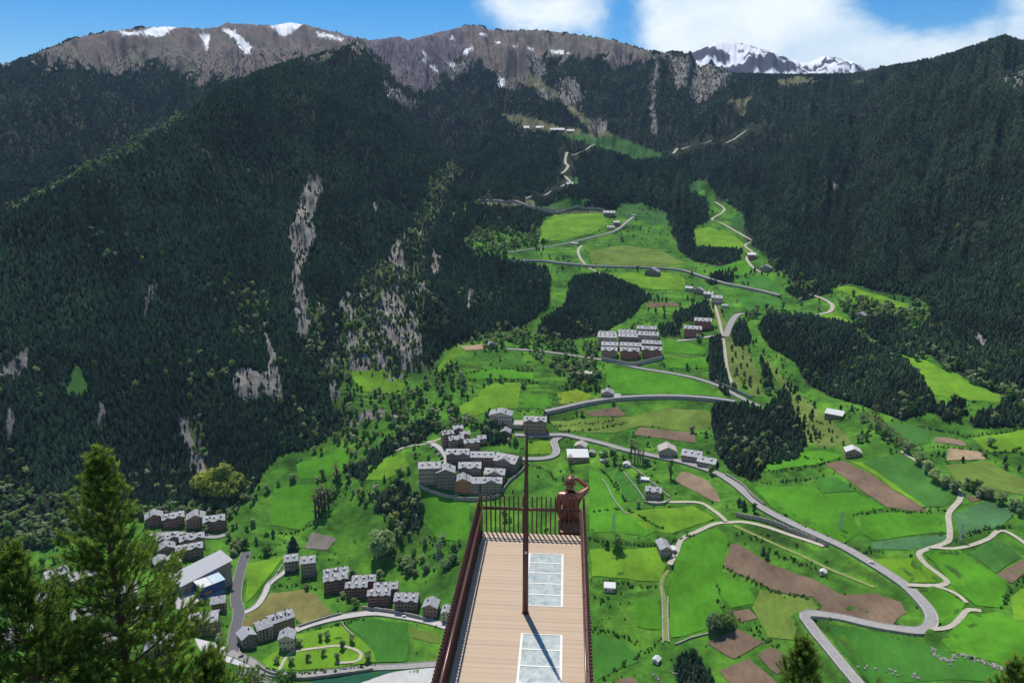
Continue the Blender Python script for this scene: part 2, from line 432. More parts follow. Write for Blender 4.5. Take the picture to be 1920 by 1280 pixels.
ALPINE = [
 [(40,114),(100,80),(200,50),(320,40),(430,34),(540,34),(695,70),(650,90),(560,116),(480,145),(440,155),(400,150),(370,160),(340,140),(290,118),(270,128),(230,138),(190,128),(150,128),(100,120)],
 [(670,78),(745,60),(800,60),(885,40),(915,50),(1020,50),(1150,70),(1240,97),(1262,112),(1180,120),(1120,112),(1060,110),(1015,112),(995,125),(1000,150),(970,162),(940,170),(930,140),(900,118),(870,116),(850,132),(825,150),(812,178),(780,172),(740,142),(700,108)],
]
CRAG = [(685,70),(745,60),(800,62),(860,48),(880,90),(850,120),(820,137),(812,168),(780,162),(740,132),(695,100)]
SCREE = [[(955,140),(985,128),(1010,150),(1060,185),(1090,215),(1150,255),(1110,258),(1075,215),(1030,180),(975,160)],[(940,213),(990,220),(1040,235),(1095,243),(1085,253),(1000,249),(960,233)],
 [(1355,190),(1412,182),(1396,205),(1402,222),(1385,216),(1378,200)],[(1455,150),(1500,145),(1540,153),(1500,160),(1460,165)],[(1590,156),(1622,152),(1600,160)],[(880,380),(1000,375),(1000,390),(905,388)],[(1000,395),(1130,390),(1150,398),(1020,402)]]
FARGRASS = [[(1035,248),(1110,252),(1150,253),(1245,290),(1235,300),(1190,302),(1130,280),(1060,258)],[(1285,350),(1305,338),(1330,350),(1320,362),(1295,365)],[(1370,410),(1385,396),(1397,402),(1390,430),(1368,428)],[(1055,330),(1085,332),(1085,345),(1062,345)],
 [(1160,385),(1200,380),(1250,400),(1255,425),(1210,420),(1170,410)],[(120,745),(145,678),(166,715),(164,742)],[(1580,533),(1640,545),(1700,555),(1740,575),(1710,585),(1640,560)],[(1000,395),(1060,372),(1110,375),(1095,392)],[(600,108),(620,100),(610,118),(595,120)]]
SNOW = [
 [(222,58),(262,61),(290,50),(330,50),(302,69),(270,66),(230,67)],[(373,68),(394,63),(395,79),(386,94),(379,80)],[(413,55),(440,57),(472,90),(466,105),(450,86),(434,69)],[(503,49),(545,40),(570,44),(546,60),(531,70),(518,56)],[(588,60),(640,70),(645,76),(600,68)],
 [(933,143),(944,150),(948,166),(934,164)],[(805,123),(828,136),(817,134)],[(792,97),(806,105),(800,110)],[(872,94),(892,86),(876,102),(860,104)],[(897,60),(916,65),(905,69)],[(1030,94),(1062,96),(1055,102),(1032,100)],[(838,118),(856,122),(846,127)],[(788,108),(800,112),(796,116)],
 [(960,85),(972,88),(968,94)],[(922,76),(940,78),(934,83)],[(990,90),(1003,92),(998,97)],[(846,68),(852,74),(845,76)],[(1060,98),(1068,97),(1066,101)],
]
DRYSLOPE = [[(1376,648),(1400,650),(1425,700),(1432,742),(1408,742),(1385,700)],[(1425,655),(1452,690),(1500,740),(1560,790),(1600,830),(1545,840),(1512,830),(1500,790),(1470,735)],[(1320,560),(1345,560),(1375,640),(1390,720),(1378,740),(1360,700),(1345,620)]]
# roads: (name, width, material, lift, wall height below the near edge, pixel line)
ROADS = [
 ('road', 7.5, 'asphalt', .8, 0, [(1625,1300),(1560,1225),(1519,1177),(1508,1165),(1512,1157),(1530,1153),(1570,1157),(1620,1170),(1670,1180),(1710,1184),(1735,1179),(1747,1165),(1743,1148),(1720,1122),(1690,1094),(1640,1062),(1570,1022),(1490,986),(1442,962),(1420,948),(1405,932),(1372,906),(1339,887),(1284,869),(1240,859),(1181,847),(1131,833),(1085,822),(1060,817),(1035,816),(1005,818),(965,816)]),
 ('road', 7.5, 'asphalt', .85, 0, [(1050,819),(1040,826),(1039,834),(1043,845),(1040,855),(1022,861),(985,862),(950,862)]),
 ('road', 6.5, 'asphalt', 2.5, 4, [(1022,777),(1060,767),(1110,757),(1160,750),(1220,747),(1270,747),(1330,751),(1380,758)]),
 ('road', 6.5, 'asphalt', .8, 0, [(1424,763),(1402,753),(1370,736),(1345,723),(1300,708),(1240,697),(1190,689),(1130,676),(1080,668),(1010,659),(950,655)]),
 ('track', 4, 'gravel', .6, 0, [(1372,720),(1363,690),(1357,645),(1351,612),(1343,582),(1333,560)]),
 ('road', 8, 'asphalt', .8, 0, [(1360,634),(1367,614),(1376,597),(1386,589),(1400,588)]),
 ('road', 7, 'asphalt', 2, 3, [(945,484),(1000,490),(1060,496),(1100,500),(1200,503),(1270,507),(1320,522),(1370,536),(1420,546),(1462,557)]),
 ('road', 6, 'asphalt', .9, 0, [(950,474),(1020,465),(1060,458),(1110,446),(1150,434),(1172,419),(1188,406)]),
 ('track', 5, 'gravel', .7, 0, [(1092,459),(1084,470),(1089,486),(1105,503),(1135,517)]),
 ('road', 7, 'asphalt', 2.5, 5, [(897,379),(950,384),(1000,391),(1040,396)]),
 ('road', 7, 'asphalt', 1, 0, [(985,373),(1030,362),(1055,350),(1070,344),(1082,347)]),
 ('road', 7, 'gravel', 1, 0, [(1072,344),(1060,332),(1050,325),(1065,312),(1060,300),(1075,290),(1100,276),(1115,270)]),
 ('track', 5, 'gravel', .8, 0, [(1340,378),(1358,394),(1335,411),(1350,418),(1378,434),(1400,446),(1411,450),(1397,462),(1411,474),(1400,485),(1414,504),(1430,513)]),
 ('road', 6, 'gravel', .8, 0, [(1520,552),(1545,562),(1560,572),(1556,585),(1530,592)]),
 ('track', 4.2, 'gravel', .6, 0, [(1690,846),(1720,866),(1765,894),(1797,920),(1800,935),(1786,955),(1778,966),(1781,1000),(1775,1015),(1740,1030),(1722,1041),(1735,1060),(1770,1081),(1775,1091),(1755,1098),(1700,1100)]),
 ('track', 3.4, 'gravel', .6, 0, [(1745,1030),(1800,1027),(1850,1010),(1870,997),(1885,995),(1905,1005),(1925,1022)]),
 ('track', 3, 'gravel', .55, 0, [(1745,1098),(1775,1105),(1800,1118),(1812,1130)]),
 ('track', 3.6, 'gravel', .55, 0, [(1748,1184),(1780,1175),(1803,1156),(1815,1144),(1840,1143)]),
 ('track', 4, 'gravel', .6, 0, [(1215,942),(1260,942),(1310,943),(1335,954),(1350,967),(1362,978)]),
 ('road', 4.6, 'gravel', .6, 0, [(1545,1022),(1500,1010),(1440,990),(1395,978),(1370,978),(1340,985),(1300,1000),(1277,1013),(1268,1035),(1255,1062)]),
 ('track', 3.5, 'drygrass', .5, 0, [(1257,1060),(1240,1092),(1246,1130),(1247,1170),(1248,1205)]),
 ('track', 3.5, 'drygrass', .5, 0, [(1375,985),(1430,1010),(1500,1040),(1560,1070),(1640,1100)]),
 ('road', 9, 'darkasphalt', .7, 0, [(437,1225),(440,1190),(448,1150),(442,1120),(450,1075),(462,1035)]),
 ('road', 5, 'concrete', .6, 0, [(452,1150),(480,1138),(496,1115),(505,1095),(530,1075),(545,1062)]),
 ('road', 7, 'concrete', .6, 0, [(555,1182),(590,1168),(640,1157),(700,1150),(750,1155),(800,1165),(850,1178)]),
 ('road', 6, 'asphalt', .6, 0, [(430,1222),(470,1240),(500,1258),(560,1268),(620,1262),(700,1252),(830,1242)]),
 ('road', 8, 'gravel', 1, 0, [(1262,291),(1285,277),(1335,262),(1400,246),(1437,232)]),
 ('road', 7, 'concrete', .7, 0, [(803,828),(825,840),(838,858),(838,872)]),
 ('track', 3.5, 'gravel', .6, 0, [(742,848),(765,836),(800,832),(835,818)]),
 ('road', 6, 'concrete', .7, 0, [(1270,640),(1310,634),(1350,628)]),
 ('road', 6, 'asphalt', .7, 0, [(280,1002),(340,1000),(400,1008),(425,1003)]),
 ('track', 2.6, 'gravel', .5, 0, [(520,1262),(545,1225),(600,1215),(640,1210),(675,1222),(670,1240),(630,1243)]),
]
# field sheets: (name, tone, outline)
FIELDS = [
 ('ploughed_field','earth',[(1371,1020),(1382,1018),(1409,1036),(1440,1054),(1474,1068),(1524,1085),(1551,1099),(1574,1114),(1601,1115),(1638,1112),(1689,1129),(1699,1149),(1672,1174),(1574,1153),(1537,1148),(1541,1135),(1524,1119),(1443,1104),(1409,1085),(1359,1065),(1359,1052)]),
 ('ploughed_field','earth',[(1546,870),(1582,864),(1640,893),(1735,955),(1738,961),(1700,957),(1662,951),(1600,907)]),
 ('ploughed_field','earthlight',[(1278,885),(1291,886),(1328,902),(1343,921),(1351,942),(1337,940),(1313,927),(1280,910),(1266,901)]),
 ('ploughed_field','earth',[(1094,773),(1157,763),(1173,776),(1168,780),(1109,781)]),
 ('ploughed_field','earth',[(1200,801),(1291,810),(1303,816),(1304,831),(1262,825),(1188,815)]),
 ('ploughed_field','earth',[(1371,1147),(1404,1142),(1421,1159),(1386,1167)]),
 ('ploughed_field','earth',[(1325,1206),(1383,1179),(1433,1204),(1376,1236)]),
 ('ploughed_field','earth',[(1349,1258),(1403,1234),(1450,1273),(1460,1287),(1375,1287)]),
 ('ploughed_field','earth',[(1420,1228),(1446,1213),(1478,1233),(1473,1253),(1458,1265)]),
 ('ploughed_field','earth',[(1868,1078),(1925,1043),(1930,1065),(1897,1094)]),
 ('ploughed_field','earthlight',[(1753,820),(1802,826),(1812,837),(1753,831)]),
 ('ploughed_field','earthpale',[(1778,840),(1848,852),(1847,862),(1775,864)]),
 ('ploughed_field','earth',[(1809,926),(1841,938),(1823,942)]),
 ('ploughed_field','earthpale',[(862,648),(912,645),(907,655),(872,657)]),
 ('ploughed_field','earth',[(1215,568),(1265,567),(1275,575),(1215,577)]),
 ('vegetable_plot','earthgrey',[(570,1028),(585,998),(632,1010),(612,1032)]),
 ('vegetable_plot','earth',[(1150,1287),(1160,1273),(1185,1270),(1205,1287)]),
 ('dry_field','dry',[(456,1152),(490,1132),(506,1112),(566,1105),(593,1114),(606,1131),(624,1150),(590,1162),(566,1169),(545,1150),(510,1150),(457,1178)]),
 ('sports_pitch','turf',[(581,1268),(702,1255),(736,1258),(640,1290),(590,1290)]),
 ('square','concretesheet',[(640,1292),(728,1262),(825,1246),(825,1292)]),
 ('square','concretesheet',[(365,1196),(440,1212),(455,1225),(482,1252),(455,1250),(420,1240),(380,1225)]),
 ('meadow','B',[(888,745),(915,720),(978,718),(972,765),(920,770),(880,752)]),('meadow','B',[(855,765),(880,752),(918,770),(885,782),(868,778)]),
 ('meadow','G',[(980,740),(1035,742),(1032,768),(985,765)]),('meadow','Y',[(1045,737),(1080,730),(1122,745),(1115,755),(1050,758)]),
 ('meadow','G',[(1140,690),(1170,690),(1280,707),(1330,724),(1335,742),(1300,740),(1150,738),(1135,715)]),
 ('meadow','G',[(1245,640),(1300,645),(1325,655),(1320,665),(1245,660)]),('meadow','G',[(1240,675),(1320,670),(1328,690),(1250,690)]),
 ('meadow','B',[(1140,512),(1210,510),(1270,512),(1287,528),(1280,545),(1200,540),(1155,522)]),
 ('meadow','B',[(1297,432),(1330,425),(1380,445),(1405,468),(1400,475),(1360,463),(1305,462)]),('meadow','Y',[(1353,482),(1372,480),(1372,490),(1354,492)]),
 ('meadow','G',[(1330,505),(1400,488),(1408,500),(1406,512),(1365,520)]),('meadow','D',[(1372,525),(1430,515),(1465,532),(1465,546),(1420,540)]),
 ('meadow','B',[(1015,420),(1040,402),(1130,400),(1140,420),(1110,438),(1010,455)]),('meadow','O',[(1105,470),(1180,460),(1240,470),(1285,495),(1240,500),(1110,495)]),
 ('meadow','B',[(850,400),(855,370),(870,365),(890,370),(917,412),(895,408),(870,402),(860,420),(845,415)]),
 ('meadow','B',[(1690,665),(1720,668),(1780,700),(1830,725),(1880,740),(1875,755),(1800,750),(1750,740),(1720,700)]),
 ('meadow','G',[(1414,914),(1526,911),(1540,925),(1605,923),(1660,952),(1600,965),(1612,1000),(1580,1020),(1500,980),(1445,950)]),
 ('meadow','D',[(1528,900),(1565,893),(1605,920),(1540,925)]),
 ('meadow','M',[(1618,868),(1690,850),(1740,872),(1788,915),(1793,932),(1770,950),(1735,950),(1680,910)]),
 ('meadow','B',[(1588,862),(1617,868),(1680,910),(1735,950),(1728,950),(1640,890)]),
 ('meadow','G',[(1612,967),(1700,958),(1773,968),(1776,998),(1640,1013),(1616,1000)]),('meadow','T',[(1630,1018),(1700,1008),(1776,1002),(1770,1016),(1720,1030),(1640,1030)]),
 ('meadow','T',[(1788,965),(1850,940),(1905,960),(1880,985),(1800,1015)]),('meadow','B',[(1600,1042),(1715,1043),(1765,1082),(1755,1092),(1690,1092),(1640,1060)]),
 ('meadow','G',[(1732,1037),(1800,1031),(1890,1090),(1880,1140),(1830,1135),(1780,1095),(1770,1075)]),('meadow','M',[(1815,1037),(1870,1010),(1915,1045),(1868,1075)]),
 ('meadow','G',[(1705,1104),(1760,1102),(1810,1132),(1800,1155),(1775,1172),(1752,1165),(1735,1135)]),('meadow','G',[(1765,1200),(1817,1150),(1870,1146),(1925,1170),(1925,1260),(1860,1240),(1780,1220)]),
 ('meadow','B',[(1895,1120),(1925,1095),(1925,1165),(1900,1160)]),('meadow','D',[(1550,1170),(1620,1182),(1700,1195),(1760,1218),(1900,1262),(1925,1290),(1640,1290)]),
 ('meadow','G',[(1105,880),(1160,900),(1175,960),(1240,990),(1210,1005),(1105,1000)]),('meadow','D',[(1160,880),(1190,898),(1205,938),(1172,940),(1145,905)]),
 ('meadow','B',[(1170,957),(1300,948),(1340,972),(1260,1000),(1205,990)]),('meadow','B',[(1105,1030),(1180,1030),(1240,1025),(1250,1060),(1235,1090),(1190,1088),(1110,1080)]),
 ('meadow','G',[(1275,1018),(1345,990),(1365,1015),(1355,1060),(1345,1110),(1360,1145),(1320,1180),(1260,1195),(1252,1120),(1268,1045)]),('meadow','G',[(1345,1080),(1400,1095),(1420,1130),(1370,1140),(1347,1110)]),
 ('meadow','G',[(1190,1120),(1233,1125),(1240,1180),(1195,1175)]),('meadow','D',[(1110,1190),(1170,1200),(1200,1240),(1120,1275)]),
 ('meadow','O',[(1425,1105),(1520,1122),(1535,1140),(1500,1160),(1490,1200),(1440,1195),(1410,1140)]),
 ('meadow','G',[(786,917),(880,944),(880,1018),(820,1008),(790,975)]),('meadow','G',[(514,914),(622,904),(588,971),(561,993),(504,984)]),
 ('meadow','B',[(464,1057),(535,1040),(500,1085),(460,1130)]),('meadow','D',[(640,1167),(700,1160),(765,1168),(768,1195),(760,1240),(705,1242),(700,1220),(660,1180)]),
 ('meadow','B',[(490,1240),(555,1190),(640,1172),(660,1185),(705,1215),(705,1240),(560,1256),(500,1250)]),('meadow','O',[(768,1175),(825,1187),(825,1207),(772,1195)]),
 ('meadow','G',[(555,870),(640,842),(658,860),(640,888),(562,898)]),('meadow','B',[(690,875),(760,848),(768,880),(720,900),(682,900)]),('meadow','B',[(820,690),(860,642),(870,650),(840,690),(825,710)]),
 ('meadow','O',[(1030,790),(1090,785),(1180,782),(1250,765),(1330,770),(1335,800),(1300,808),(1200,798),(1150,812),(1050,808)]),('meadow','B',[(985,832),(1030,826),(1035,850),(985,852)]),
 ('meadow','G',[(1440,840),(1540,845),(1580,855),(1545,868),(1460,880),(1425,890)]),('meadow','M',[(1640,790),(1740,800),(1745,830),(1700,840),(1650,810)]),('meadow','B',[(1820,820),(1925,805),(1925,845),(1850,848)]),
 ('meadow','O',[(1770,872),(1850,865),(1925,900),(1925,930),(1800,910)]),('meadow','G',[(860,700),(930,690),(1000,700),(1000,712),(900,715)]),
 ('meadow','B',[(650,700),(720,690),(760,720),(750,740),(680,735)]),('meadow','D',[(1380,557),(1460,560),(1470,575),(1400,585)]),('meadow','B',[(1560,540),(1580,537),(1700,570),(1720,580),(1690,580),(1620,560)]),
 ('meadow','B',[(1530,590),(1560,585),(1600,605),(1560,610)]),
]
HEDGES = [ # (height, outline line)
 (1.6,[(1420,887),(1480,880),(1550,868)]),(1.6,[(1425,905),(1480,903),(1545,893)]),(2,[(1105,1088),(1150,1092),(1235,1098)]),(1.8,[(1355,1060),(1400,1085),(1445,1106),(1520,1122)]),
 (1.5,[(1105,1010),(1150,1018),(1230,1022),(1300,1003)]),(2.2,[(1110,1180),(1160,1190),(1200,1210)]),(1.5,[(870,700),(930,692),(1000,694)]),(1.5,[(880,712),(960,712),(1040,722)]),(1.8,[(1600,965),(1650,958),(1720,960),(1775,958)]),
 (1.5,[(1500,985),(1580,1022),(1650,1036)]),(2.4,[(1440,1030),(1480,1050),(1520,1062),(1545,1075)]),(2,[(1745,838),(1800,842),(1860,848),(1925,842)]),(1.5,[(1720,800),(1790,812),(1850,815),(1925,800)]),(1.8,[(1790,1015),(1840,995),(1890,985)]),
 (1.8,[(1885,1140),(1890,1110),(1925,1080)]),(1.5,[(500,1000),(560,995),(590,975)]),(1.8,[(505,1098),(560,1100),(600,1105)]),(1.6,[(460,1045),(520,1040)]),(1.5,[(1040,800),(1100,795),(1150,790)]),(1.5,[(1050,810),(1110,806),(1175,792)]),
 (1.4,[(1150,440),(1180,425)]),(1.5,[(1200,600),(1260,605),(1300,600)]),(1.8,[(1345,1100),(1350,1130),(1385,1168)]),(1.6,[(1420,1175),(1440,1205),(1460,1212)]),(1.6,[(480,1250),(520,1262),(620,1258),(705,1247)]),(1.6,[(620,1175),(680,1162)]),
 (1.5,[(1110,960),(1170,955),(1210,975),(1240,990)]),(1.5,[(985,870),(1020,880),(1045,905)]),(1.5,[(1130,880),(1150,905),(1172,940)]),(1.5,[(1205,900),(1240,905)]),(1.5,[(650,690),(700,685),(750,715)]),(1.5,[(640,740),(700,745),(755,735)]),
 (1.6,[(1240,1200),(1180,1240),(1130,1275)]),(1.5,[(1270,1030),(1265,1045)]),(1.5,[(1440,830),(1500,855),(1545,862)]),
]

# ------------------------------------------------------------------ shape the ground
def blur(M, n):
    M = M.astype(float)
    for _ in range(n):
        M[1:-1] = (M[:-2] + M[1:-1] * 2 + M[2:]) / 4
        M[:, 1:-1] = (M[:, :-2] + M[:, 1:-1] * 2 + M[:, 2:]) / 4
    return M
def any_poly(U, V, polys):
    r = np.zeros(U.shape, bool)
    for p in polys: r |= inpoly(U, V, p)
    return r
U2, V2 = pixels()
vis = visible()
calm = blur(inpoly(U2, V2, VALLEY) & vis & (H2 < 1800), 14)
near = np.clip((H2 - 380) / 60, 0, 1)
rough = (1 - calm) * (.25 + .75 * near)
far = np.clip((H2 - 1000) / 1800, 0, 1)
Z += rough * (7 * fbm(X2 / 170, Y2 / 170, 4) + (5 + 20 * far) * (ridged(A2 * 42 + .35 * np.log(H2), np.log(H2) * 5, 3) - .5) * near * np.clip((H2 - 850) / 300, 0, 1))
Z += far * 26 * fbm(X2 / 420, Y2 / 420, 4) * rough
Z += rough * near * np.clip((H2 - 880) / 350, 0, 1) * np.where(H2 < 5000, 1, 0) * (20 + 42 * far) * (ridged(A2 * 8.5 + .8 * np.log(H2), np.log(H2) * 2.0 + 3.1, 3) - .55)
rk = blur(any_poly(U2 + 5 * fbm(X2 / 25, Y2 / 25, 2), V2 + 6 * fbm(X2 / 31 + 9, Y2 / 31, 2), ROCK + [CRAG]) & vis & (H2 < 4500), 2)
Z += rk * (4 + 9 * far) * (ridged(A2 * 190, np.log(H2) * 18, 4) - .3)
Z += calm * near * (1.3 * fbm(X2 / 55, Y2 / 55, 3) + 1.0 * fbm(X2 / 140 + 4, Y2 / 140, 2))
TERR = [[(850,690),(1000,680),(1130,700),(1130,735),(1040,770),(870,775)],[(1030,782),(1180,780),(1200,800),(1160,815),(1040,812)],[(1415,850),(1550,845),(1550,905),(1415,912)],[(1100,930),(1350,935),(1360,1010),(1100,1025)],[(1100,1060),(1240,1060),(1240,1120),(1100,1120)],
 [(620,660),(770,690),(770,790),(640,790)],[(1620,780),(1925,790),(1925,900),(1700,860)],[(460,990),(620,960),(640,1040),(470,1060)],[(1240,580),(1330,570),(1330,700),(1245,700)],[(1000,400),(1290,400),(1290,500),(1000,470)],[(1040,880),(1180,880),(1180,940),(1105,940)],[(1780,940),(1925,980),(1925,1100),(1790,1040)]]
tm = blur(any_poly(U2, V2, TERR) & ~any_poly(U2, V2, [f_[2] for f_ in FIELDS]) & vis & (H2 < 1700), 3)
lev = 3.4; zq = (Z + 2.5 * fbm(X2 / 90 + 3, Y2 / 90, 2)) / lev; fq = zq - np.floor(zq)
Z += tm * lev * (np.clip((fq - .72) / .28, 0, 1) - fq) * .9
SNOWPK = np.clip((H2 - 5200) / 500, 0, 1)
Z += SNOWPK * 60 * ridged(X2 / 900, Y2 / 900, 4) * .6
def fix_skyline():
    us = [p[0] for p in SKYLINE]; vs = [p[1] for p in SKYLINE]
    uu = np.linspace(-300, 2300, 1500); vv = np.interp(uu, us, vs)
    x, y, z = ray_dir(uu, vv); ta = np.arctan2(x, y); tt = z / np.hypot(x, y)
    goal = np.interp(AZ, ta, tt)
    jag = 0.0009 * fbm(AZ * 220, AZ * 0 + 2.5, 3)
    for _ in range(3):
        e = np.where(H2 > 1500, Z / H2, -9)
        k = e.argmax(0); hk = HR[k]
        d = (goal + jag - e[k, np.arange(NA)]) * hk
        wdt = np.where(hk > 5000, 900, 420)
        Z[:] += np.clip(d, -160, 160)[None] * np.exp(-((H2 - hk[None]) / wdt[None]) ** 2)
def fix_ridge(line, dist, width):
    """hold a nearer crest to its line: line = pixels along it, dist = (u, distance) pairs"""
    uu = np.linspace(line[0][0], line[-1][0], 600); vv = np.interp(uu, [q[0] for q in line], [q[1] for q in line])
    x, y, z = ray_dir(uu, vv); ta = np.arctan2(x, y); tt = z / np.hypot(x, y)
    hd = np.interp(uu, [q[0] for q in dist], [q[1] for q in dist])
    on = np.clip(np.minimum(AZ - ta[0], ta[-1] - AZ) / R(.6), 0, 1)
    goal = np.interp(AZ, ta, tt); hg = np.interp(AZ, ta, hd)
    for _ in range(3):
        e = np.where((H2 > hg[None] * .8) & (H2 < hg[None] * 1.14), Z / H2, -9)
        k = e.argmax(0); hk = HR[k]
        d = np.clip((goal - e[k, np.arange(NA)]) * hk, -120, 120) * on
        Z[:] += d[None] * np.exp(-((H2 - hk[None]) / width) ** 2)
fix_ridge([(-200,480),(0,406),(60,376),(150,327),(230,288),(320,233),(400,177),(480,139),(560,113),(640,90),(672,84)], [(-200,1200),(0,1270),(150,1370),(320,1540),(400,1680),(480,1900),(560,2180),(640,2480),(672,2600)], 170)
fix_ridge([(1352,132),(1380,139),(1460,141),(1540,141),(1620,138),(1660,131)], [(1352,3200),(1460,3200),(1540,3100),(1660,2850)], 420)
fix_skyline()

def z_at(x, y):
    x = np.asarray(x, float); y = np.asarray(y, float)
    a = np.arctan2(x, y); h = np.hypot(x, y)
    fa = np.clip((a - AZ[0]) / (AZ[1] - AZ[0]), 0, NA - 1.001); i = fa.astype(int); p = fa - i
    fh = np.clip(np.interp(h, HR, np.arange(NH)), 0, NH - 1.001); j = fh.astype(int); q = fh - j
    return (Z[j, i] * (1 - p) + Z[j, i + 1] * p) * (1 - q) + (Z[j + 1, i] * (1 - p) + Z[j + 1, i + 1] * p) * q
def cast(u, v, hmin=40):
    """where the sight line through a photo pixel meets the ground"""
    x, y, z = ray_dir(u, v)
    a = math.atan2(x, y); t = z / math.hypot(x, y)
    fa = min(max((a - AZ[0]) / (AZ[1] - AZ[0]), 0), NA - 1.001); i = int(fa); p = fa - i
    prof = (Z[:, i] * (1 - p) + Z[:, i + 1] * p) / HR - t
    k = np.where((prof >= 0) & (HR > hmin))[0]
    if len(k) == 0: k = [int(prof[HR > hmin].argmax()) + int((HR <= hmin).sum())]
    j = max(int(k[0]), 1)
    d0, d1 = prof[j - 1], prof[j]
    w = 0 if d1 == d0 else min(max(-d0 / (d1 - d0), 0), 1)
    h = HR[j - 1] * (1 - w) + HR[j] * w
    return Vector((h * math.sin(a), h * math.cos(a), float(z_at(h * math.sin(a), h * math.cos(a)))))
def smooth_line(pts, step):
    """Catmull-Rom through 2D points, resampled"""
    P = [np.array(p, float) for p in pts]
    P = [2 * P[0] - P[1]] + P + [2 * P[-1] - P[-2]]
    out = []
    for i in range(1, len(P) - 2):
        p0, p1, p2, p3 = P[i - 1:i + 3]
        n = max(4, int(np.linalg.norm(p2 - p1) / (step * .5)))
        for k in range(n):
            t = k / n
            out.append(.5 * ((2 * p1) + (p2 - p0) * t + (2 * p0 - 5 * p1 + 4 * p2 - p3) * t * t + (3 * p1 - p0 - 3 * p2 + p3) * t ** 3))
    out.append(P[-2])
    out = np.array(out)
    s = np.concatenate([[0], np.cumsum(np.linalg.norm(np.diff(out, axis=0), axis=1))])
    m = max(3, int(s[-1] / step))
    q = np.linspace(0, s[-1], m)
    return np.stack([np.interp(q, s, out[:, 0]), np.interp(q, s, out[:, 1])], 1)
road_lines = []
for nm, wd, mt, lift, wall, px in ROADS:
    w = [cast(*p) for p in px]
    L2 = smooth_line([(p.x, p.y) for p in w], 3.0)
    zz = z_at(L2[:, 0], L2[:, 1])
    k = min(15, len(zz) // 2 * 2 - 1)
    if k >= 3:
        pad = np.pad(zz, k // 2, mode='edge'); zz = np.convolve(pad, np.ones(k) / k, 'valid')
    road_lines.append((nm, wd, mt, lift, wall, L2, zz))
# level the ground along the roads
best = np.full(Z.shape, 1e9); tgt = Z.copy(); half = np.ones(Z.shape)
for nm, wd, mt, lift, wall, L2, zz in road_lines:
    for (x, y), z in zip(L2[::1], zz[::1]):
        a = math.atan2(x, y); h = math.hypot(x, y); rr = wd * .5 + 7 + max(0, (h - 1100) / 45)
        i0 = max(0, int((a - rr / h - AZ[0]) / (AZ[1] - AZ[0]))); i1 = min(NA, int((a + rr / h - AZ[0]) / (AZ[1] - AZ[0])) + 2)
        j0 = max(0, np.searchsorted(HR, h - rr)); j1 = min(NH, np.searchsorted(HR, h + rr) + 1)
        if i1 <= i0 or j1 <= j0: continue
        d = np.hypot(X2[j0:j1, i0:i1] - x, Y2[j0:j1, i0:i1] - y)
        b = best[j0:j1, i0:i1]; m = d < b
        b[m] = d[m]; tgt[j0:j1, i0:i1][m] = z; half[j0:j1, i0:i1][m] = wd * .5
wgt = np.clip(1 - (best - half - 2) / 5, 0, 1)
Z = Z * (1 - wgt) + tgt * wgt
U2, V2 = pixels(); vis = visible()
ROADMASK = best < half + 2.5 + np.clip((H2 - 1100) / 60, 0, 30)

# ------------------------------------------------------------------ ground cover
wu = U2 + 7 * fbm(X2 / 60, Y2 / 60, 3); wv = V2 + 5 * fbm(X2 / 55 + 31, Y2 / 55, 3)
val = inpoly(wu, wv, VALLEY) & (H2 < 2300) & (H2 > 420)
m_wood = np.zeros(Z.shape, np.int8)
for i, (g, p) in enumerate(WOODS): m_wood[inpoly(U2 + 3 * fbm(X2 / 30, Y2 / 30, 2), V2, p) & (H2 < 2300)] = i + 1
m_rock = any_poly(U2 + 6 * fbm(X2 / 22, Y2 / 22, 3), V2 + 9 * fbm(X2 / 28 + 9, Y2 / 28, 3), ROCK) & (H2 < 3600)
m_alp = any_poly(U2 + 16 * fbm(X2 / 130, Y2 / 130, 4), V2 + 17 * fbm(X2 / 90 + 5, Y2 / 90, 4), ALPINE) & (H2 > 2350)
m_alp |= (H2 > 3700) & (H2 < 5200)
m_crag = inpoly(U2 + 4 * fbm(X2 / 60, Y2 / 60, 3), V2, CRAG) & (H2 > 2300) & (H2 < 3900)
m_scree = any_poly(wu, V2 + 3 * fbm(X2 / 40, Y2 / 40, 3), SCREE)
m_fg = any_poly(wu, V2 + 3 * fbm(X2 / 40, Y2 / 40, 2), FARGRASS)
m_snow = any_poly(U2 + 4 * fbm(X2 / 50, Y2 / 50, 3), V2 + 2.5 * fbm(X2 / 50 + 3, Y2 / 50, 3), SNOW) & (H2 > 2300)
m_dry = any_poly(U2 + 3 * fbm(X2 / 30, Y2 / 30, 3), V2, DRYSLOPE) & (H2 < 2000)
SCRUB = [[(845,290),(860,320),(818,400),(803,440),(792,480),(812,560),(792,640),(800,690),(760,700),(690,660),(640,640),(640,560),(690,520),(733,450),(778,420),(808,350)],[(600,680),(690,650),(770,700),(780,760),(720,830),(640,800)],[(560,590),(600,560),(610,660),(570,680)],[(330,780),(370,770),(400,900),(370,910)]]
m_scrub = any_poly(U2 + 14 * fbm(X2 / 60, Y2 / 60, 3), V2 + 12 * fbm(X2 / 60 + 5, Y2 / 60, 3), SCRUB) & (H2 < 2300)
m_rock |= m_scrub & (fbm(X2 / 38 + 50, Y2 / 38, 4) > np.where(val, .62, .36))
open_ = m_rock | m_alp | m_crag | m_scree | m_fg | m_snow | m_dry | (H2 > 5000)
forest = (~val & ~open_ & (H2 > 430)) | ((m_wood > 0) & ~m_dry & ~m_rock)
def lin(r, g, b): return np.array([r, g, b])
C = np.zeros(Z.shape + (3,))
C[:] = lin(.018, .030, .013)
n1 = fbm(X2 / 40, Y2 / 40, 4)[..., None]; n2 = fbm(X2 / 12, Y2 / 12, 3)[..., None]
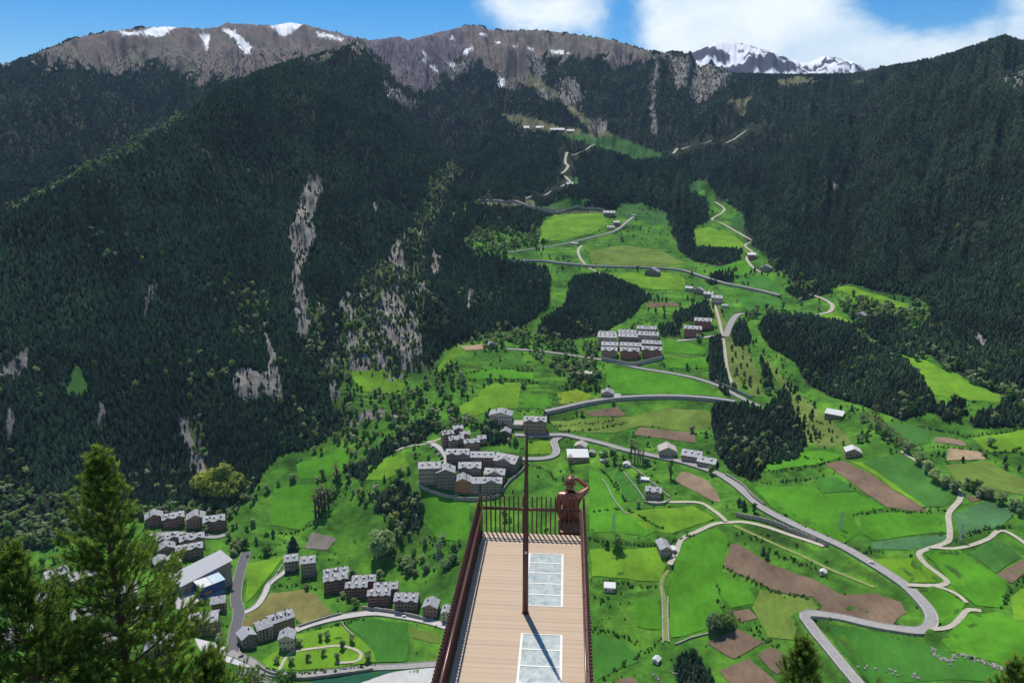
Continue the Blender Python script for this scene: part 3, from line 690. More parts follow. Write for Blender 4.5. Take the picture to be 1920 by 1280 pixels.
grass = lin(.056, .162, .015) * (1 + .5 * n1 + .3 * n2) + np.clip(n1, 0, 1) * lin(.03, .025, .0)
C = np.where((val & ~(m_wood > 0))[..., None], grass, C)
slope = np.zeros(Z.shape); slope[1:-1] = (Z[2:] - Z[:-2]) / (H2[2:] - H2[:-2])
stp = np.clip((slope - .34) / .25, 0, 1)[..., None] * val[..., None]
C = C * (1 - .55 * stp) + stp * .55 * lin(.045, .085, .018)
C = np.where((m_scrub & ~val)[..., None], lin(.075, .10, .036) * (1 + .45 * n1 + .3 * n2), C)
C = np.where(m_dry[..., None], lin(.12, .17, .035) * (1 + .3 * n1), C)
C = np.where(m_fg[..., None], lin(.04, .12, .022) * (1 + .3 * n1), C)
C = np.where(m_scree[..., None], lin(.12, .125, .062) * (1 + .35 * n1), C)
C = np.where(m_alp[..., None], lin(.142, .116, .104) * (1 + .22 * n1 + .12 * n2) + np.clip(fbm(X2 / 300, Y2 / 300, 2), 0, 1)[..., None] * lin(-.04, .0, -.03), C)
C = np.where(m_crag[..., None], lin(.118, .102, .120) * (1 + .35 * n1 + .25 * n2), C)
C = np.where(m_rock[..., None], lin(.20, .185, .165) * (1 + .4 * n1 + .5 * n2), C)
C = np.where(m_snow[..., None], lin(.82, .83, .85), C)
sn = ridged(X2 / 420 + .3 * fbm(X2 / 150, Y2 / 150, 2), Y2 / 420, 4) + .25 * fbm(X2 / 70, Y2 / 70, 3)
C = np.where((H2 > 5000)[..., None], np.where((sn > .80)[..., None], lin(.8, .82, .86), lin(.055, .06, .08) * (1 + .3 * n1)), C)
C = np.where((H2 < 425)[..., None], lin(.2, .18, .15) * (1 + .3 * n1), C)
C = np.clip(C, .004, .9)

def terrain_material():
    m = bpy.data.materials.new('ground_cover'); m.use_nodes = True
    nt = m.node_tree; N, L = nt.nodes, nt.links
    p = N['Principled BSDF']; p.inputs['Roughness'].default_value = .92; p.inputs['Specular IOR Level'].default_value = .12
    at = N.new('ShaderNodeAttribute'); at.attribute_name = 'cover'
    tc = N.new('ShaderNodeTexCoord')
    n = N.new('ShaderNodeTexNoise'); n.inputs['Scale'].default_value = .22; n.inputs['Detail'].default_value = 8; n.inputs['Roughness'].default_value = .68
    L.new(tc.outputs['Object'], n.inputs['Vector'])
    mr = N.new('ShaderNodeMapRange'); mr.inputs['From Min'].default_value = .25; mr.inputs['From Max'].default_value = .75
    mr.inputs['To Min'].default_value = .62; mr.inputs['To Max'].default_value = 1.38
    L.new(n.outputs[0], mr.inputs['Value'])
    mx = N.new('ShaderNodeMix'); mx.data_type = 'RGBA'; mx.blend_type = 'MULTIPLY'; mx.inputs['Factor'].default_value = 1
    L.new(at.outputs['Color'], mx.inputs['A']); L.new(mr.outputs[0], mx.inputs['B'])
    L.new(mx.outputs['Result'], p.inputs['Base Color'])
    b = N.new('ShaderNodeBump'); b.inputs['Strength'].default_value = .7; b.inputs['Distance'].default_value = 1.5
    L.new(n.outputs[0], b.inputs['Height']); L.new(b.outputs[0], p.inputs['Normal'])
    return m
def grid_mesh(name, mat):
    me = bpy.data.meshes.new(name)
    nv = NH * NA
    co = np.stack([X2, Y2, Z], -1).reshape(-1, 3).astype(np.float32)
    i = np.arange(NH - 1)[:, None] * NA + np.arange(NA - 1)[None]
    q = np.stack([i, i + 1, i + NA + 1, i + NA], -1).reshape(-1, 4)[:, ::-1]
    me.vertices.add(nv); me.vertices.foreach_set('co', co.ravel())
    nf = len(q)
    me.loops.add(nf * 4); me.loops.foreach_set('vertex_index', q.astype(np.int32).ravel())
    me.polygons.add(nf)
    me.polygons.foreach_set('loop_start', np.arange(0, nf * 4, 4, dtype=np.int32))
    me.polygons.foreach_set('use_smooth', np.ones(nf, bool))
    a = me.attributes.new('cover', 'FLOAT_COLOR', 'POINT')
    a.data.foreach_set('color', np.concatenate([C.reshape(-1, 3), np.ones((nv, 1))], 1).astype(np.float32).ravel())
    me.materials.append(mat)
    me.update(calc_edges=True)
    return me
ground = obj('terrain', grid_mesh('terrain', terrain_material()))
tag(ground, kind='structure')
# ------------------------------------------------------------------ roads
def surf_mats():
    material('asphalt', (.30, .285, .27), .85, .2, var=.16, scale=.35, coords='Object')
    material('darkasphalt', (.11, .11, .115), .85, .2, var=.15, scale=.3)
    material('concrete', (.44, .42, .39), .85, .2, var=.12, scale=.3)
    material('concretesheet', (.5, .49, .47), .8, .2, var=.1, scale=.1, bump=.1)
    material('gravel', (.42, .385, .30), .95, .1, var=.2, scale=.5)
    material('drygrass', (.2, .24, .075), .95, .1, var=.25, scale=.4)
    material('stone_wall', (.33, .305, .265), .9, .15, var=.4, scale=.9, bump=.5, bscale=2.0)
    for k, c in dict(earth=(.17, .118, .078), earthlight=(.235, .17, .11), earthpale=(.34, .25, .145), earthgrey=(.17, .15, .125), dry=(.17, .155, .05), turf=(.02, .10, .055),
                     B=(.122, .25, .016), G=(.066, .212, .012), D=(.046, .16, .019), Y=(.17, .245, .016), O=(.125, .19, .032), T=(.06, .148, .055), M=(.05, .148, .024)).items():
        m = material(k, c, .93, .1, var=.34, scale=.03)
        field_detail(m, c, k.startswith('earth'))
def field_detail(m, c, furrow):
    nt = m.node_tree; N, L = nt.nodes, nt.links
    p = N['Principled BSDF']; src = p.inputs['Base Color'].links[0].from_socket
    tc = N.new('ShaderNodeTexCoord')
    n = N.new('ShaderNodeTexNoise'); n.inputs['Scale'].default_value = .3; n.inputs['Detail'].default_value = 7; n.inputs['Roughness'].default_value = .7
    mp = N.new('ShaderNodeMapping'); mp.inputs['Scale'].default_value = (1, .28, 1); mp.inputs['Rotation'].default_value = (0, 0, .5 if furrow else .2)
    L.new(tc.outputs['Object'], mp.inputs[0]); L.new(mp.outputs[0], n.inputs['Vector'])
    mr = N.new('ShaderNodeMapRange'); mr.inputs['From Min'].default_value = .25; mr.inputs['From Max'].default_value = .75
    mr.inputs['To Min'].default_value = .8; mr.inputs['To Max'].default_value = 1.22
    L.new(n.outputs[0], mr.inputs['Value'])
    mx = N.new('ShaderNodeMix'); mx.data_type = 'RGBA'; mx.blend_type = 'MULTIPLY'; mx.inputs['Factor'].default_value = 1
    L.new(src, mx.inputs['A']); L.new(mr.outputs[0], mx.inputs['B']); L.new(mx.outputs['Result'], p.inputs['Base Color'])
surf_mats()
material('road_paint', (.75, .75, .72), .7, .2)

def ribbon(L2, zz, offs):
    """cross-section offs = [(side offset, height)] swept along a line"""
    t = np.gradient(L2, axis=0); t /= np.linalg.norm(t, axis=1)[:, None] + 1e-9
    nrm = np.stack([-t[:, 1], t[:, 0]], 1)
    n, k = len(L2), len(offs)
    vs = []
    for i in range(n):
        for o, dz in offs:
            vs.append((L2[i, 0] + nrm[i, 0] * o, L2[i, 1] + nrm[i, 1] * o, zz[i] + dz))
    fs = [(i * k + j, (i + 1) * k + j, (i + 1) * k + j + 1, i * k + j + 1) for i in range(n - 1) for j in range(k - 1)]
    return vs, fs
for i, (nm, wd, mt, lift, wall, L2, zz) in enumerate(road_lines):
    if wall: lift = wall
    if nm == 'road' and i in (0, 1): lift = 1.5
    w = wd / 2; lf = lift + .02 * (i % 7)
    vs, fs = ribbon(L2, zz, [(-w, lf), (0, lf + .06), (w, lf)])
    o = obj(nm, mesh_from(nm, vs, fs, MATS[mt], True)); tag(o, kind='structure')
    if mt in ('asphalt', 'concrete', 'darkasphalt'):
        for s in (-1, 1):
            vs, fs = ribbon(L2, zz, [(s * (w + .45), -2.5), (s * (w + .45), lf + .35), (s * (w + .002), lf + .35), (s * (w + .002), lf - .3)])
            obj('kerb_wall', mesh_from('kerb_wall', vs, fs, MATS['stone_wall']), o)
    if mt == 'asphalt' and i < 2:
        for s in (-1, 1):
            vs, fs = ribbon(L2, zz, [(s * (w - .45), lf + .075), (s * (w - .27), lf + .075)] if s > 0 else [(-(w - .27), lf + .075), (-(w - .45), lf + .075)])
            obj('edge_line', mesh_from('edge_line', vs, fs, MATS['road_paint']), o)

# ------------------------------------------------------------------ field sheets
def drape(name, mat, px, lift, spacing=7.0):
    w = [cast(*p) for p in px]
    P = [(p.x, p.y) for p in w]
    B = []
    for i in range(len(P)):
        a, b = np.array(P[i]), np.array(P[(i + 1) % len(P)])
        n = max(1, int(np.linalg.norm(b - a) / spacing))
        d = b - a; L_ = np.linalg.norm(d) + 1e-6; nn = np.array([-d[1], d[0]]) / L_
        for k in range(n):
            q = a + d * k / n
            if k: q = q + nn * 1.2 * float(vnoise(np.array([q[0] / 25.]), np.array([q[1] / 25.]))[0])
            B.append(q)
    B = np.array(B)
    x0, y0 = B.min(0); x1, y1 = B.max(0)
    sp = max(spacing, math.sqrt((x1 - x0) * (y1 - y0) / 1200))
    gx, gy = np.meshgrid(np.arange(x0, x1, sp), np.arange(y0, y1, sp))
    gx = gx.ravel(); gy = gy.ravel()
    k = inpoly(gx, gy, B)
    gx, gy = gx[k], gy[k]
    keep = [i for i in range(len(gx)) if np.min((B[:, 0] - gx[i]) ** 2 + (B[:, 1] - gy[i]) ** 2) > (sp * .45) ** 2]
    pts = [Vector((q[0], q[1])) for q in B] + [Vector((gx[i], gy[i])) for i in keep]
    n = len(B)
    vo, _, fo, *_ = delaunay_2d_cdt(pts, [(i, (i + 1) % n) for i in range(n)], [], 1, 1e-4)
    vx = np.array([v.x for v in vo]); vy = np.array([v.y for v in vo])
    vz = z_at(vx, vy) + lift
    fs = []
    for f in fo:
        cx = np.mean([vx[i] for i in f]); cy = np.mean([vy[i] for i in f])
        (ax, ay), (bx, by), (cx2, cy2) = [(vx[i], vy[i]) for i in f[:3]]
        fs.append(tuple(f) if (bx - ax) * (cy2 - ay) - (by - ay) * (cx2 - ax) > 0 else tuple(reversed(f)))
    return tag(obj(name, mesh_from(name, np.stack([vx, vy, vz], 1), fs, MATS[mat], True)), kind='structure')
for i, (nm, tone, px) in enumerate(FIELDS):
    drape(nm, tone, px, .30 + .012 * (i % 16) + (.15 if tone.startswith('earth') else 0))

# ------------------------------------------------------------------ tree meshes
def leaf_material(name, color, objvar=.35, trans=.3, var=.25, scale=.6):
    m = material(name, color, .7, .15, var=var, scale=scale, objvar=objvar)
    nt = m.node_tree; N, L = nt.nodes, nt.links
    p = N['Principled BSDF']; out = N['Material Output']
    t = N.new('ShaderNodeBsdfTranslucent')
    if p.inputs['Base Color'].is_linked: L.new(p.inputs['Base Color'].links[0].from_socket, t.inputs['Color'])
    else: t.inputs['Color'].default_value = (*color, 1)
    mx = N.new('ShaderNodeMixShader'); mx.inputs[0].default_value = trans
    L.new(p.outputs[0], mx.inputs[1]); L.new(t.outputs[0], mx.inputs[2]); L.new(mx.outputs[0], out.inputs['Surface'])
    return m
M_CON = leaf_material('conifer_needles', (.074, .124, .056), .5, .25)
def stand_tone(m, lo, hi):
    # stands of trees differ in tone across the slopes
    nt = m.node_tree; N, L = nt.nodes, nt.links
    geo = N.new('ShaderNodeNewGeometry'); n = N.new('ShaderNodeTexNoise'); n.inputs['Scale'].default_value = .009; n.inputs['Detail'].default_value = 5; n.inputs['Roughness'].default_value = .6
    L.new(geo.outputs['Position'], n.inputs['Vector'])
    mr = N.new('ShaderNodeMapRange'); mr.inputs['From Min'].default_value = .34; mr.inputs['From Max'].default_value = .66; mr.inputs['To Min'].default_value = lo; mr.inputs['To Max'].default_value = hi
    L.new(n.outputs[0], mr.inputs['Value'])
    src = N['Principled BSDF'].inputs['Base Color'].links[0].from_socket
    mx = N.new('ShaderNodeMix'); mx.data_type = 'RGBA'; mx.blend_type = 'MULTIPLY'; mx.inputs['Factor'].default_value = 1
    L.new(src, mx.inputs['A']); L.new(mr.outputs[0], mx.inputs['B'])
    for l in list(src.links):
        if l.to_node != mx: L.new(mx.outputs['Result'], l.to_socket)
stand_tone(M_CON, .62, 1.45)
M_LEAF = leaf_material('leaves_green', (.15, .29, .06), .35, .55)
M_LIGHT = leaf_material('leaves_light', (.29, .40, .16), .3, .55)
M_PALE = leaf_material('leaves_pale', (.40, .44, .29), .25, .5)
M_YEL = leaf_material('leaves_yellow', (.36, .42, .07), .3, .55)
M_TWIG = leaf_material('twigs_brown', (.20, .18, .09), .3, .2)
M_BUSH = leaf_material('bush_green', (.085, .185, .035), .4, .45)
M_BARK = material('bark', (.085, .06, .042), .9, .1, var=.3, scale=3, bump=.4)

def conifer_mesh(name, seed, H=11., Rm=2.3, tiers=7, n=9):
    r = random.Random(seed); vs, fs, mi = [], [], []
    for k in range(5):
        a = 2 * math.pi * k / 5; vs.append((.16 * math.cos(a), .16 * math.sin(a), -1.0))
    vs.append((0, 0, H * .5))
    for k in range(5): fs.append((k, (k + 1) % 5, 5)); mi.append(1)
    ph = r.random() * 6
    for t in range(tiers):
        f = t / tiers
        z = H * (.1 + .84 * f ** .92); rad = Rm * (1 - f) ** .6 * r.uniform(.82, 1.12) + .18
        top = z + H / tiers * 1.15
        b = len(vs)
        vs.append((r.uniform(-.1, .1), r.uniform(-.1, .1), min(top, H)))
        for k in range(n):
            a = ph + 2 * math.pi * (k + r.uniform(-.3, .3)) / n; q = rad * (r.uniform(.85, 1.15) if k % 2 else r.uniform(.6, .85))
            vs.append((q * math.cos(a), q * math.sin(a), z + r.uniform(-.35, .25)))
        vs.append((0, 0, z + .5))
        for k in range(n):
            fs.append((b, b + 1 + k, b + 1 + (k + 1) % n)); mi.append(0)
            fs.append((b + n + 1, b + 1 + (k + 1) % n, b + 1 + k)); mi.append(0)
        ph += .7
    me = mesh_from(name, vs, fs, [M_CON, M_BARK]); me.polygons.foreach_set('material_index', mi)
    return me
_ico = None
def ico(sub):
    bm = bmesh.new(); bmesh.ops.create_icosphere(bm, subdivisions=sub, radius=1)
    v = np.array([q.co[:] for q in bm.verts]); f = [tuple(w.index for w in q.verts) for q in bm.faces]; bm.free()
    return v, f
ICO1, ICO2 = ico(1), ico(2)
def leafy_mesh(name, seed, mat, H=8., W=5.5, lumps=8, leaves=340, base=.15, ls=.55, bare=False):
    r = random.Random(seed); g = np.random.default_rng(seed); vs, fs, mi = [], [], []
    def add(v, f, m):
        b = len(vs); vs.extend(map(tuple, v)); fs.extend(tuple(b + i for i in q) for q in f); mi.extend([m] * len(f))
    mb = MB(); mb.tube([(0, 0, -1), (.1, 0, H * .4), (0, .1, H * .75)], [H * .028, H * .02, H * .008], 5)
    for k in range(5):
        a = r.random() * 6.28; z = H * r.uniform(.25, .5)
        mb.tube([(0, 0, z), (W * .3 * math.cos(a), W * .3 * math.sin(a), z + H * .25)], [H * .012, H * .004], 4)
    add(mb.v, mb.f, 1)
    cs = []
    for k in range(lumps):
        t = (k + .5) / lumps; z = H * (base + (1 - base) * (t ** .9)) * r.uniform(.9, 1.0)
        prof = math.sin(math.pi * min(1, (z / H - base * .6) / (1.08 - base * .6))) ** .7
        rr = W * .5 * prof; a = r.random() * 6.28; d = rr * r.uniform(.25, .7)
        s = max(.5, rr * r.uniform(.45, .7))
        cs.append((d * math.cos(a), d * math.sin(a), min(z, H - s * .6), s))
    for x, y, z, s in cs:
        if not bare:
            v, f = ICO1
            v = v * (s * .55 * (1 + .28 * g.standard_normal((len(v), 1)))) * np.array([1, 1, .85]) + np.array([x, y, z])
            add(v, f, 0)
    for k in range(leaves):
        x, y, z, s = cs[k % len(cs)]
        d = g.standard_normal(3); d /= np.linalg.norm(d); d[2] = abs(d[2]) * .9 - .2 if r.random() < .75 else d[2]
        p = np.array([x, y, z]) + d * s * r.uniform(.75, 1.15) * np.array([1, 1, .9])
        up_ = d + np.array([0, 0, .5]) + .35 * g.standard_normal(3); d = up_ / np.linalg.norm(up_); n1_ = np.cross(d, g.standard_normal(3)); n1_ /= np.linalg.norm(n1_); n2_ = np.cross(n1_, d); n2_ /= np.linalg.norm(n2_) + 1e-6
        q = ls * r.uniform(.6, 1.2) * (.35 if bare else 1)
        add([p + n1_ * q, p + n2_ * q, p - n1_ * q * .7, p - n2_ * q], [(0, 1, 2, 3)], 0)
    me = mesh_from(name, vs, fs, [mat, M_BARK]); me.polygons.foreach_set('material_index', mi)
    return me
def egg_conifer(name, seed, H=8., Rm=1.9):
    """dense needled crown: uneven egg drawn out to a tip, with ragged shoulders"""
    g = np.random.default_rng(seed); v, f = ICO2
    t = (v[:, 2] + 1) / 2
    rad = Rm * np.where(t < .25, .55 + 1.8 * t, 1.0) * (1 - np.clip(t - .25, 0, 1) / .76) ** .62 / np.sqrt(np.maximum(1 - v[:, 2] ** 2, .05))
    lump = 1 + .17 * g.standard_normal(len(v)) + .16 * np.sin(5 * np.arctan2(v[:, 1], v[:, 0]) + 9 * t + g.random() * 6)
    x = v[:, 0] * np.minimum(rad, Rm * 1.6) * lump; y = v[:, 1] * np.minimum(rad, Rm * 1.6) * lump
    z = H * (.08 + .92 * t) + .25 * g.standard_normal(len(v)) * (t < .95)
    mb = MB(); mb.tube([(0, 0, -1), (0, 0, H * .4)], [.17, .1], 5)
    n0 = len(mb.v); vs = mb.v + list(map(tuple, np.stack([x, y, z], 1))); fs = mb.f + [tuple(n0 + i for i in q) for q in f]
    me = mesh_from(name, vs, fs, [M_CON, M_BARK]); me.polygons.foreach_set('material_index', [1] * len(mb.f) + [0] * len(f))
    return me
CONIFERS = [egg_conifer('conifer', 1, 7.4, 1.7), egg_conifer('conifer', 2, 8.4, 1.75), conifer_mesh('conifer', 3, 7.0, 1.9, 5), egg_conifer('conifer', 4, 6.0, 1.6), egg_conifer('conifer', 5, 9.0, 1.9)]
LEAFTREES = [leafy_mesh('broadleaf', 11, M_LEAF), leafy_mesh('broadleaf', 12, M_LIGHT, 7, 5), leafy_mesh('broadleaf', 13, M_LIGHT, 6, 5.5, 7), leafy_mesh('broadleaf', 14, M_LEAF, 9.5, 5, 9), leafy_mesh('broadleaf', 15, M_PALE, 6, 5), leafy_mesh('broadleaf', 16, M_YEL, 8, 5.5)]
BUSHES = [leafy_mesh('bush', 21, M_BUSH, 2.2, 2.8, 4, 100, .05, .38), leafy_mesh('bush', 22, M_LEAF, 1.8, 2.5, 4, 100, .05, .38), leafy_mesh('bush', 23, M_BUSH, 2.6, 2.4, 4, 100, .05, .38)]

# ------------------------------------------------------------------ scatter
def hidden_collection(name, meshes):
    c = bpy.data.collections.new(name)
    for m in meshes:
        o = bpy.data.objects.new(m.name, m); c.objects.link(o)
    return c
def stuff(name, P, S, K, coll, label, cat):
    """one object: points that carry tree copies through geometry nodes"""
    n = len(P)
    me = bpy.data.meshes.new(name); me.vertices.add(n)
    me.vertices.foreach_set('co', np.asarray(P, np.float32).ravel())
    for an, ty, dat in (('sz', 'FLOAT', S), ('rz', 'FLOAT', rng.random(n) * 6.283), ('kd', 'INT', K)):
        a = me.attributes.new(an, ty, 'POINT'); a.data.foreach_set('value', np.asarray(dat, np.float32 if ty == 'FLOAT' else np.int32))
    o = obj(name, me)
    ng = bpy.data.node_groups.new(name + '_spread', 'GeometryNodeTree')
    ng.interface.new_socket('Geometry', in_out='INPUT', socket_type='NodeSocketGeometry')
    ng.interface.new_socket('Geometry', in_out='OUTPUT', socket_type='NodeSocketGeometry')
    N, L = ng.nodes, ng.links
    gi, go = N.new('NodeGroupInput'), N.new('NodeGroupOutput')
    m2p = N.new('GeometryNodeMeshToPoints'); L.new(gi.outputs[0], m2p.inputs[0])
    iop = N.new('GeometryNodeInstanceOnPoints'); L.new(m2p.outputs[0], iop.inputs['Points'])
    ci = N.new('GeometryNodeCollectionInfo'); ci.inputs['Collection'].default_value = coll
    ci.inputs['Separate Children'].default_value = True; ci.inputs['Reset Children'].default_value = True
    L.new(ci.outputs[0], iop.inputs['Instance']); iop.inputs['Pick Instance'].default_value = True
    def attr(nm, ty):
        a = N.new('GeometryNodeInputNamedAttribute'); a.data_type = ty; a.inputs[0].default_value = nm; return a.outputs[0]
    L.new(attr('kd', 'INT'), iop.inputs['Instance Index'])
    cx = N.new('ShaderNodeCombineXYZ'); L.new(attr('rz', 'FLOAT'), cx.inputs[2]); L.new(cx.outputs[0], iop.inputs['Rotation'])
    L.new(attr('sz', 'FLOAT'), iop.inputs['Scale'])
    L.new(iop.outputs[0], go.inputs[0])
    o.modifiers.new('spread', 'NODES').node_group = ng
    tag(o, label, cat, kind='stuff')
    return o
seen = blur(vis.astype(float), 5) > .02
dA = AZ[1] - AZ[0]
cell = H2[:-1, :-1] * dA * np.diff(HR)[:, None]
def sample(mask, dens):
    """random points in the marked ground cells; dens = trees per square metre"""
    ex = cell * dens[:-1, :-1] * mask[:-1, :-1]
    n = rng.poisson(ex)
    j, i = np.nonzero(n); c = n[j, i]
    j = np.repeat(j, c); i = np.repeat(i, c)
    a = AZ[i] + rng.random(len(i)) * dA; h = HR[j] + rng.random(len(i)) * (HR[j + 1] - HR[j])
    x, y = h * np.sin(a), h * np.cos(a)
    return np.stack([x, y, z_at(x, y) - .15], 1), h, m_wood[j, i]
frame_ok = (U2 > -120) & (U2 < 2040) & (V2 < 1330) & (V2 > 20) & (H2 < 4600) & (H2 > 430)
gap = np.clip(1.15 + .9 * fbm(X2 / 70, Y2 / 70, 3), .25, 1.6)
den = np.where(H2 < 1300, 1 / 9.5, np.where(H2 < 2200, 1 / 14., 1 / 26.)) * gap
lden = np.zeros(Z.shape)
for d_, p_ in LEAFY: lden = np.maximum(lden, d_ * inpoly(U2 + 5 * fbm(X2 / 40, Y2 / 40, 2), V2 + 4 * fbm(X2 / 40 + 8, Y2 / 40, 2), p_))
den = den * np.clip(1 - 1.1 * lden, .08, 1) * np.where(m_scrub, .35, 1)
lden = np.maximum(lden, .28 * m_scrub * (fbm(X2 / 50, Y2 / 50, 2) > -.1))
fr = forest & seen & frame_ok & ~ROADMASK
edge_thin = fbm(X2 / 130 + 60, Y2 / 130, 3)
CP, Ch, Cw = sample(fr, den)
# lone conifers in clearings, rock and on the alpine edge
CP2, Ch2, Cw2 = sample((m_rock | m_scree | m_dry) & seen & frame_ok & ~ROADMASK & (H2 < 3300), np.where(m_scree, 1 / 1200., np.where(m_dry, 1 / 160., 1 / 90.)))
CP3, Ch3, Cw3 = sample((m_alp | m_crag) & seen & frame_ok & (V2 > 85), np.clip(V2 - 80, 0, 60) / 60 / 260.)
CP4, Ch4, Cw4 = sample(val & ~forest & ~open_ & seen & frame_ok & ~ROADMASK & (H2 > 700), np.clip(fbm(X2 / 90, Y2 / 90, 3) - .22, 0, 1) / 95.)
# keep trees off the fields
def off_fields(P, pad=0):
    u, v, _ = project(P[:, 0], P[:, 1], P[:, 2])
    bad = np.zeros(len(P), bool)
    for nm, tone, px in FIELDS: bad |= inpoly(u, v, px)
    return ~bad
k = off_fields(CP4); CP4, Ch4, Cw4 = CP4[k], Ch4[k], Cw4[k]
CP = np.concatenate([CP, CP2, CP3, CP4]); Ch = np.concatenate([Ch, Ch2, Ch3, Ch4]); Cw = np.concatenate([Cw, Cw2, Cw3, Cw4])
CS = rng.uniform(.72, 1.18, len(CP)) * np.where(Ch < 1300, 1.0, np.where(Ch < 2200, 1.0, .92))
CK = rng.integers(0, 5, len(CP))
# broadleaf
LP, Lh, _ = sample((lden > 0) & seen & frame_ok & ~ROADMASK, lden / 30. * np.clip(1 + 1.2 * fbm(X2 / 35, Y2 / 35, 2), .05, 2))
LPf, Lhf, _ = sample(forest & seen & frame_ok & ~ROADMASK & (H2 < 1500), np.clip(fbm(X2 / 110 + 3, Y2 / 110, 3) + np.clip((1050 - H2) / 500, -.6, .5), 0, 1) / 130.)
LPv, Lhv, _ = sample(val & ~forest & ~open_ & seen & frame_ok & ~ROADMASK & (H2 > 560), np.clip(fbm(X2 / 80 + 21, Y2 / 80, 3) - .18, 0, 1) / 110.)
LP = np.concatenate([LP, LPv]); Lh = np.concatenate([Lh, Lhv])
k = off_fields(LP); LP, Lh = LP[k], Lh[k]
LP = np.concatenate([LP, LPf]); Lh = np.concatenate([Lh, Lhf])
LS = rng.uniform(.6, 1.55, len(LP)); LK = rng.choice(6, len(LP), p=[.17, .32, .28, .08, .11, .04])
# bushes: meadow edges, banks, hedge lines
BP, Bh, _ = sample(val & seen & frame_ok & ~ROADMASK & ~(m_wood > 0), np.clip(fbm(X2 / 45 + 77, Y2 / 45, 3) - .05, 0, 1) / 26. + .0012)
k = off_fields(BP); BP = BP[k]
hb = []
for hgt, px in HEDGES:
    w = [cast(*p) for p in px]; L2 = smooth_line([(p.x, p.y) for p in w], 1.5)
    kk = rng.random(len(L2)) < .8
    q = L2[kk] + rng.normal(0, 1.1, (kk.sum(), 2))
    hb.append(np.concatenate([q, z_at(q[:, 0], q[:, 1])[:, None] - .1], 1))
HB = np.concatenate(hb)
stuff('hedges', HB, rng.uniform(.5, 1.1, len(HB)), rng.integers(0, 3, len(HB)), hidden_collection('hedge_kinds', BUSHES), 'low green hedge bushes along the terrace edges of the meadows', 'hedge')
stuff('scrub', BP, rng.uniform(.35, 1.1, len(BP)), rng.integers(0, 3, len(BP)), hidden_collection('bush_kinds', BUSHES), 'small green bushes scattered over the valley slopes', 'bushes')
# the 300 nearest of each kind stand as things of their own
MARKS = [(1420,810,'in the dark wood above the main road bend'),(1350,690,'beside the dirt track below the hamlet'),(1390,680,'between the dirt track and the dry piste'),(1480,660,'at the upper end of the large wood right of the piste'),(1600,700,'in the middle of the large wood right of the piste'),(1720,760,'at the lower end of the large wood right of the piste'),
 (1110,580,'in the wood left of the upper apartments'),(1040,620,'at the left tip of the wood beside the upper apartments'),(1340,470,'in the high wood between the upper meadows'),(950,430,'in the wood under the highest road'),(1340,525,'beside the upper road near the hamlet'),(1510,550,'beside the bend at the right end of the upper road'),(1650,600,'below the strip meadow at the foot of the right mountain'),
 (1780,770,'in the small grove left of the far right meadows'),(1870,785,'in the dark grove at the right edge'),(745,945,'on the steep bank left of the apartment complex'),(720,870,'in the ravine left of the round car park'),(760,800,'in the ravine above the round car park'),(1300,590,'above the pair of red-brown blocks'),(920,820,'behind the towers of the apartment complex'),(1255,622,'between the upper apartments and the red-brown pair'),(1300,1265,'in the grove at the bottom edge right of the deck'),
 (800,1050,'around the pylon left of the deck'),(690,1000,'on the slope above the terrace row'),(680,760,'on the scrubby terraces of the left ravine'),(640,850,'above the left meadows'),(840,730,'along the stream bed above the apartment complex'),(1000,650,'beside the lane below the mid valley wood'),(1090,690,'around the barn with the grassy roof'),(1080,740,'beside the white-roofed chalet'),
 (1640,790,'along the upper stream on the right'),(1720,870,'along the stream beside the winding track'),(1840,940,'along the stream at the right edge'),(1800,700,'above the bright strip meadow at the right'),(400,930,'around the two yellow-green trees'),(440,1020,'beside the chalet street end'),(200,900,'at the foot of the left mountain behind the large pine'),(330,860,'at the foot of the left mountain above the chalets'),(60,950,'in the light wood at the left edge'),(520,820,'at the foot of the left mountain above the left meadows'),
 (560,760,'under the long pale cliff of the left mountain'),(740,620,'among the crags of the left ravine'),(880,580,'on the wooded spur left of the mid valley'),(960,540,'on the wooded spur below the upper road'),(500,920,'above the poplar row'),(620,920,'beside the brownish poplar row'),(1430,580,'below the right end of the upper road')]
_mk = np.array([m[:2] for m in MARKS], float)
def region(x, y, z):
    u, v, _ = project(x, y, z)
    return MARKS[int(((_mk - np.array([u, v])) ** 2).sum(1).argmin())][2]
def single_out(P, S, K, wood, meshes, name, adj, cat, limit=300, cond=None):
    d = P[:, 1] * cP - P[:, 2] * sP
    u, v, _ = project(P[:, 0], P[:, 1], P[:, 2])
    vis_ok = (u > 5) & (u < 1915) & (v < 1275)
    # in front of the ground?
    a = np.arctan2(P[:, 0], P[:, 1]); h = np.hypot(P[:, 0], P[:, 1])
    i = np.clip(((a - AZ[0]) / dA).astype(int), 0, NA - 1); j = np.clip(np.searchsorted(HR, h), 1, NH - 1)
    vis_ok &= vis[j, i] | vis[j - 1, i]
    vis_ok &= ~((u > 815) & (u < 1108) & (v > 935))      # behind the deck
    if cond is not None: vis_ok &= cond(u, v)
    size = np.where(vis_ok, S / d, -1)
    k = np.argsort(-size)[:limit]; k = k[size[k] > 0]
    for q in k:
        o = obj(name, meshes[K[q]], None, tuple(P[q]), (0, 0, random.random() * 6.28), (S[q],) * 3)
        g = region(*P[q])
        tag(o, f'{adj} {g}', cat, f'{adj}s {g}')
    m = np.ones(len(P), bool); m[k] = False
    return m
m = single_out(CP, CS, CK, Cw, CONIFERS, 'conifer_tree', 'dark green conifer', 'conifer', cond=lambda u, v: (u > 430) | (v < 940))
stuff('conifer_forest', CP[m], CS[m], CK[m], hidden_collection('conifer_kinds', CONIFERS), 'dark conifer forest covering the mountain slopes', 'forest')
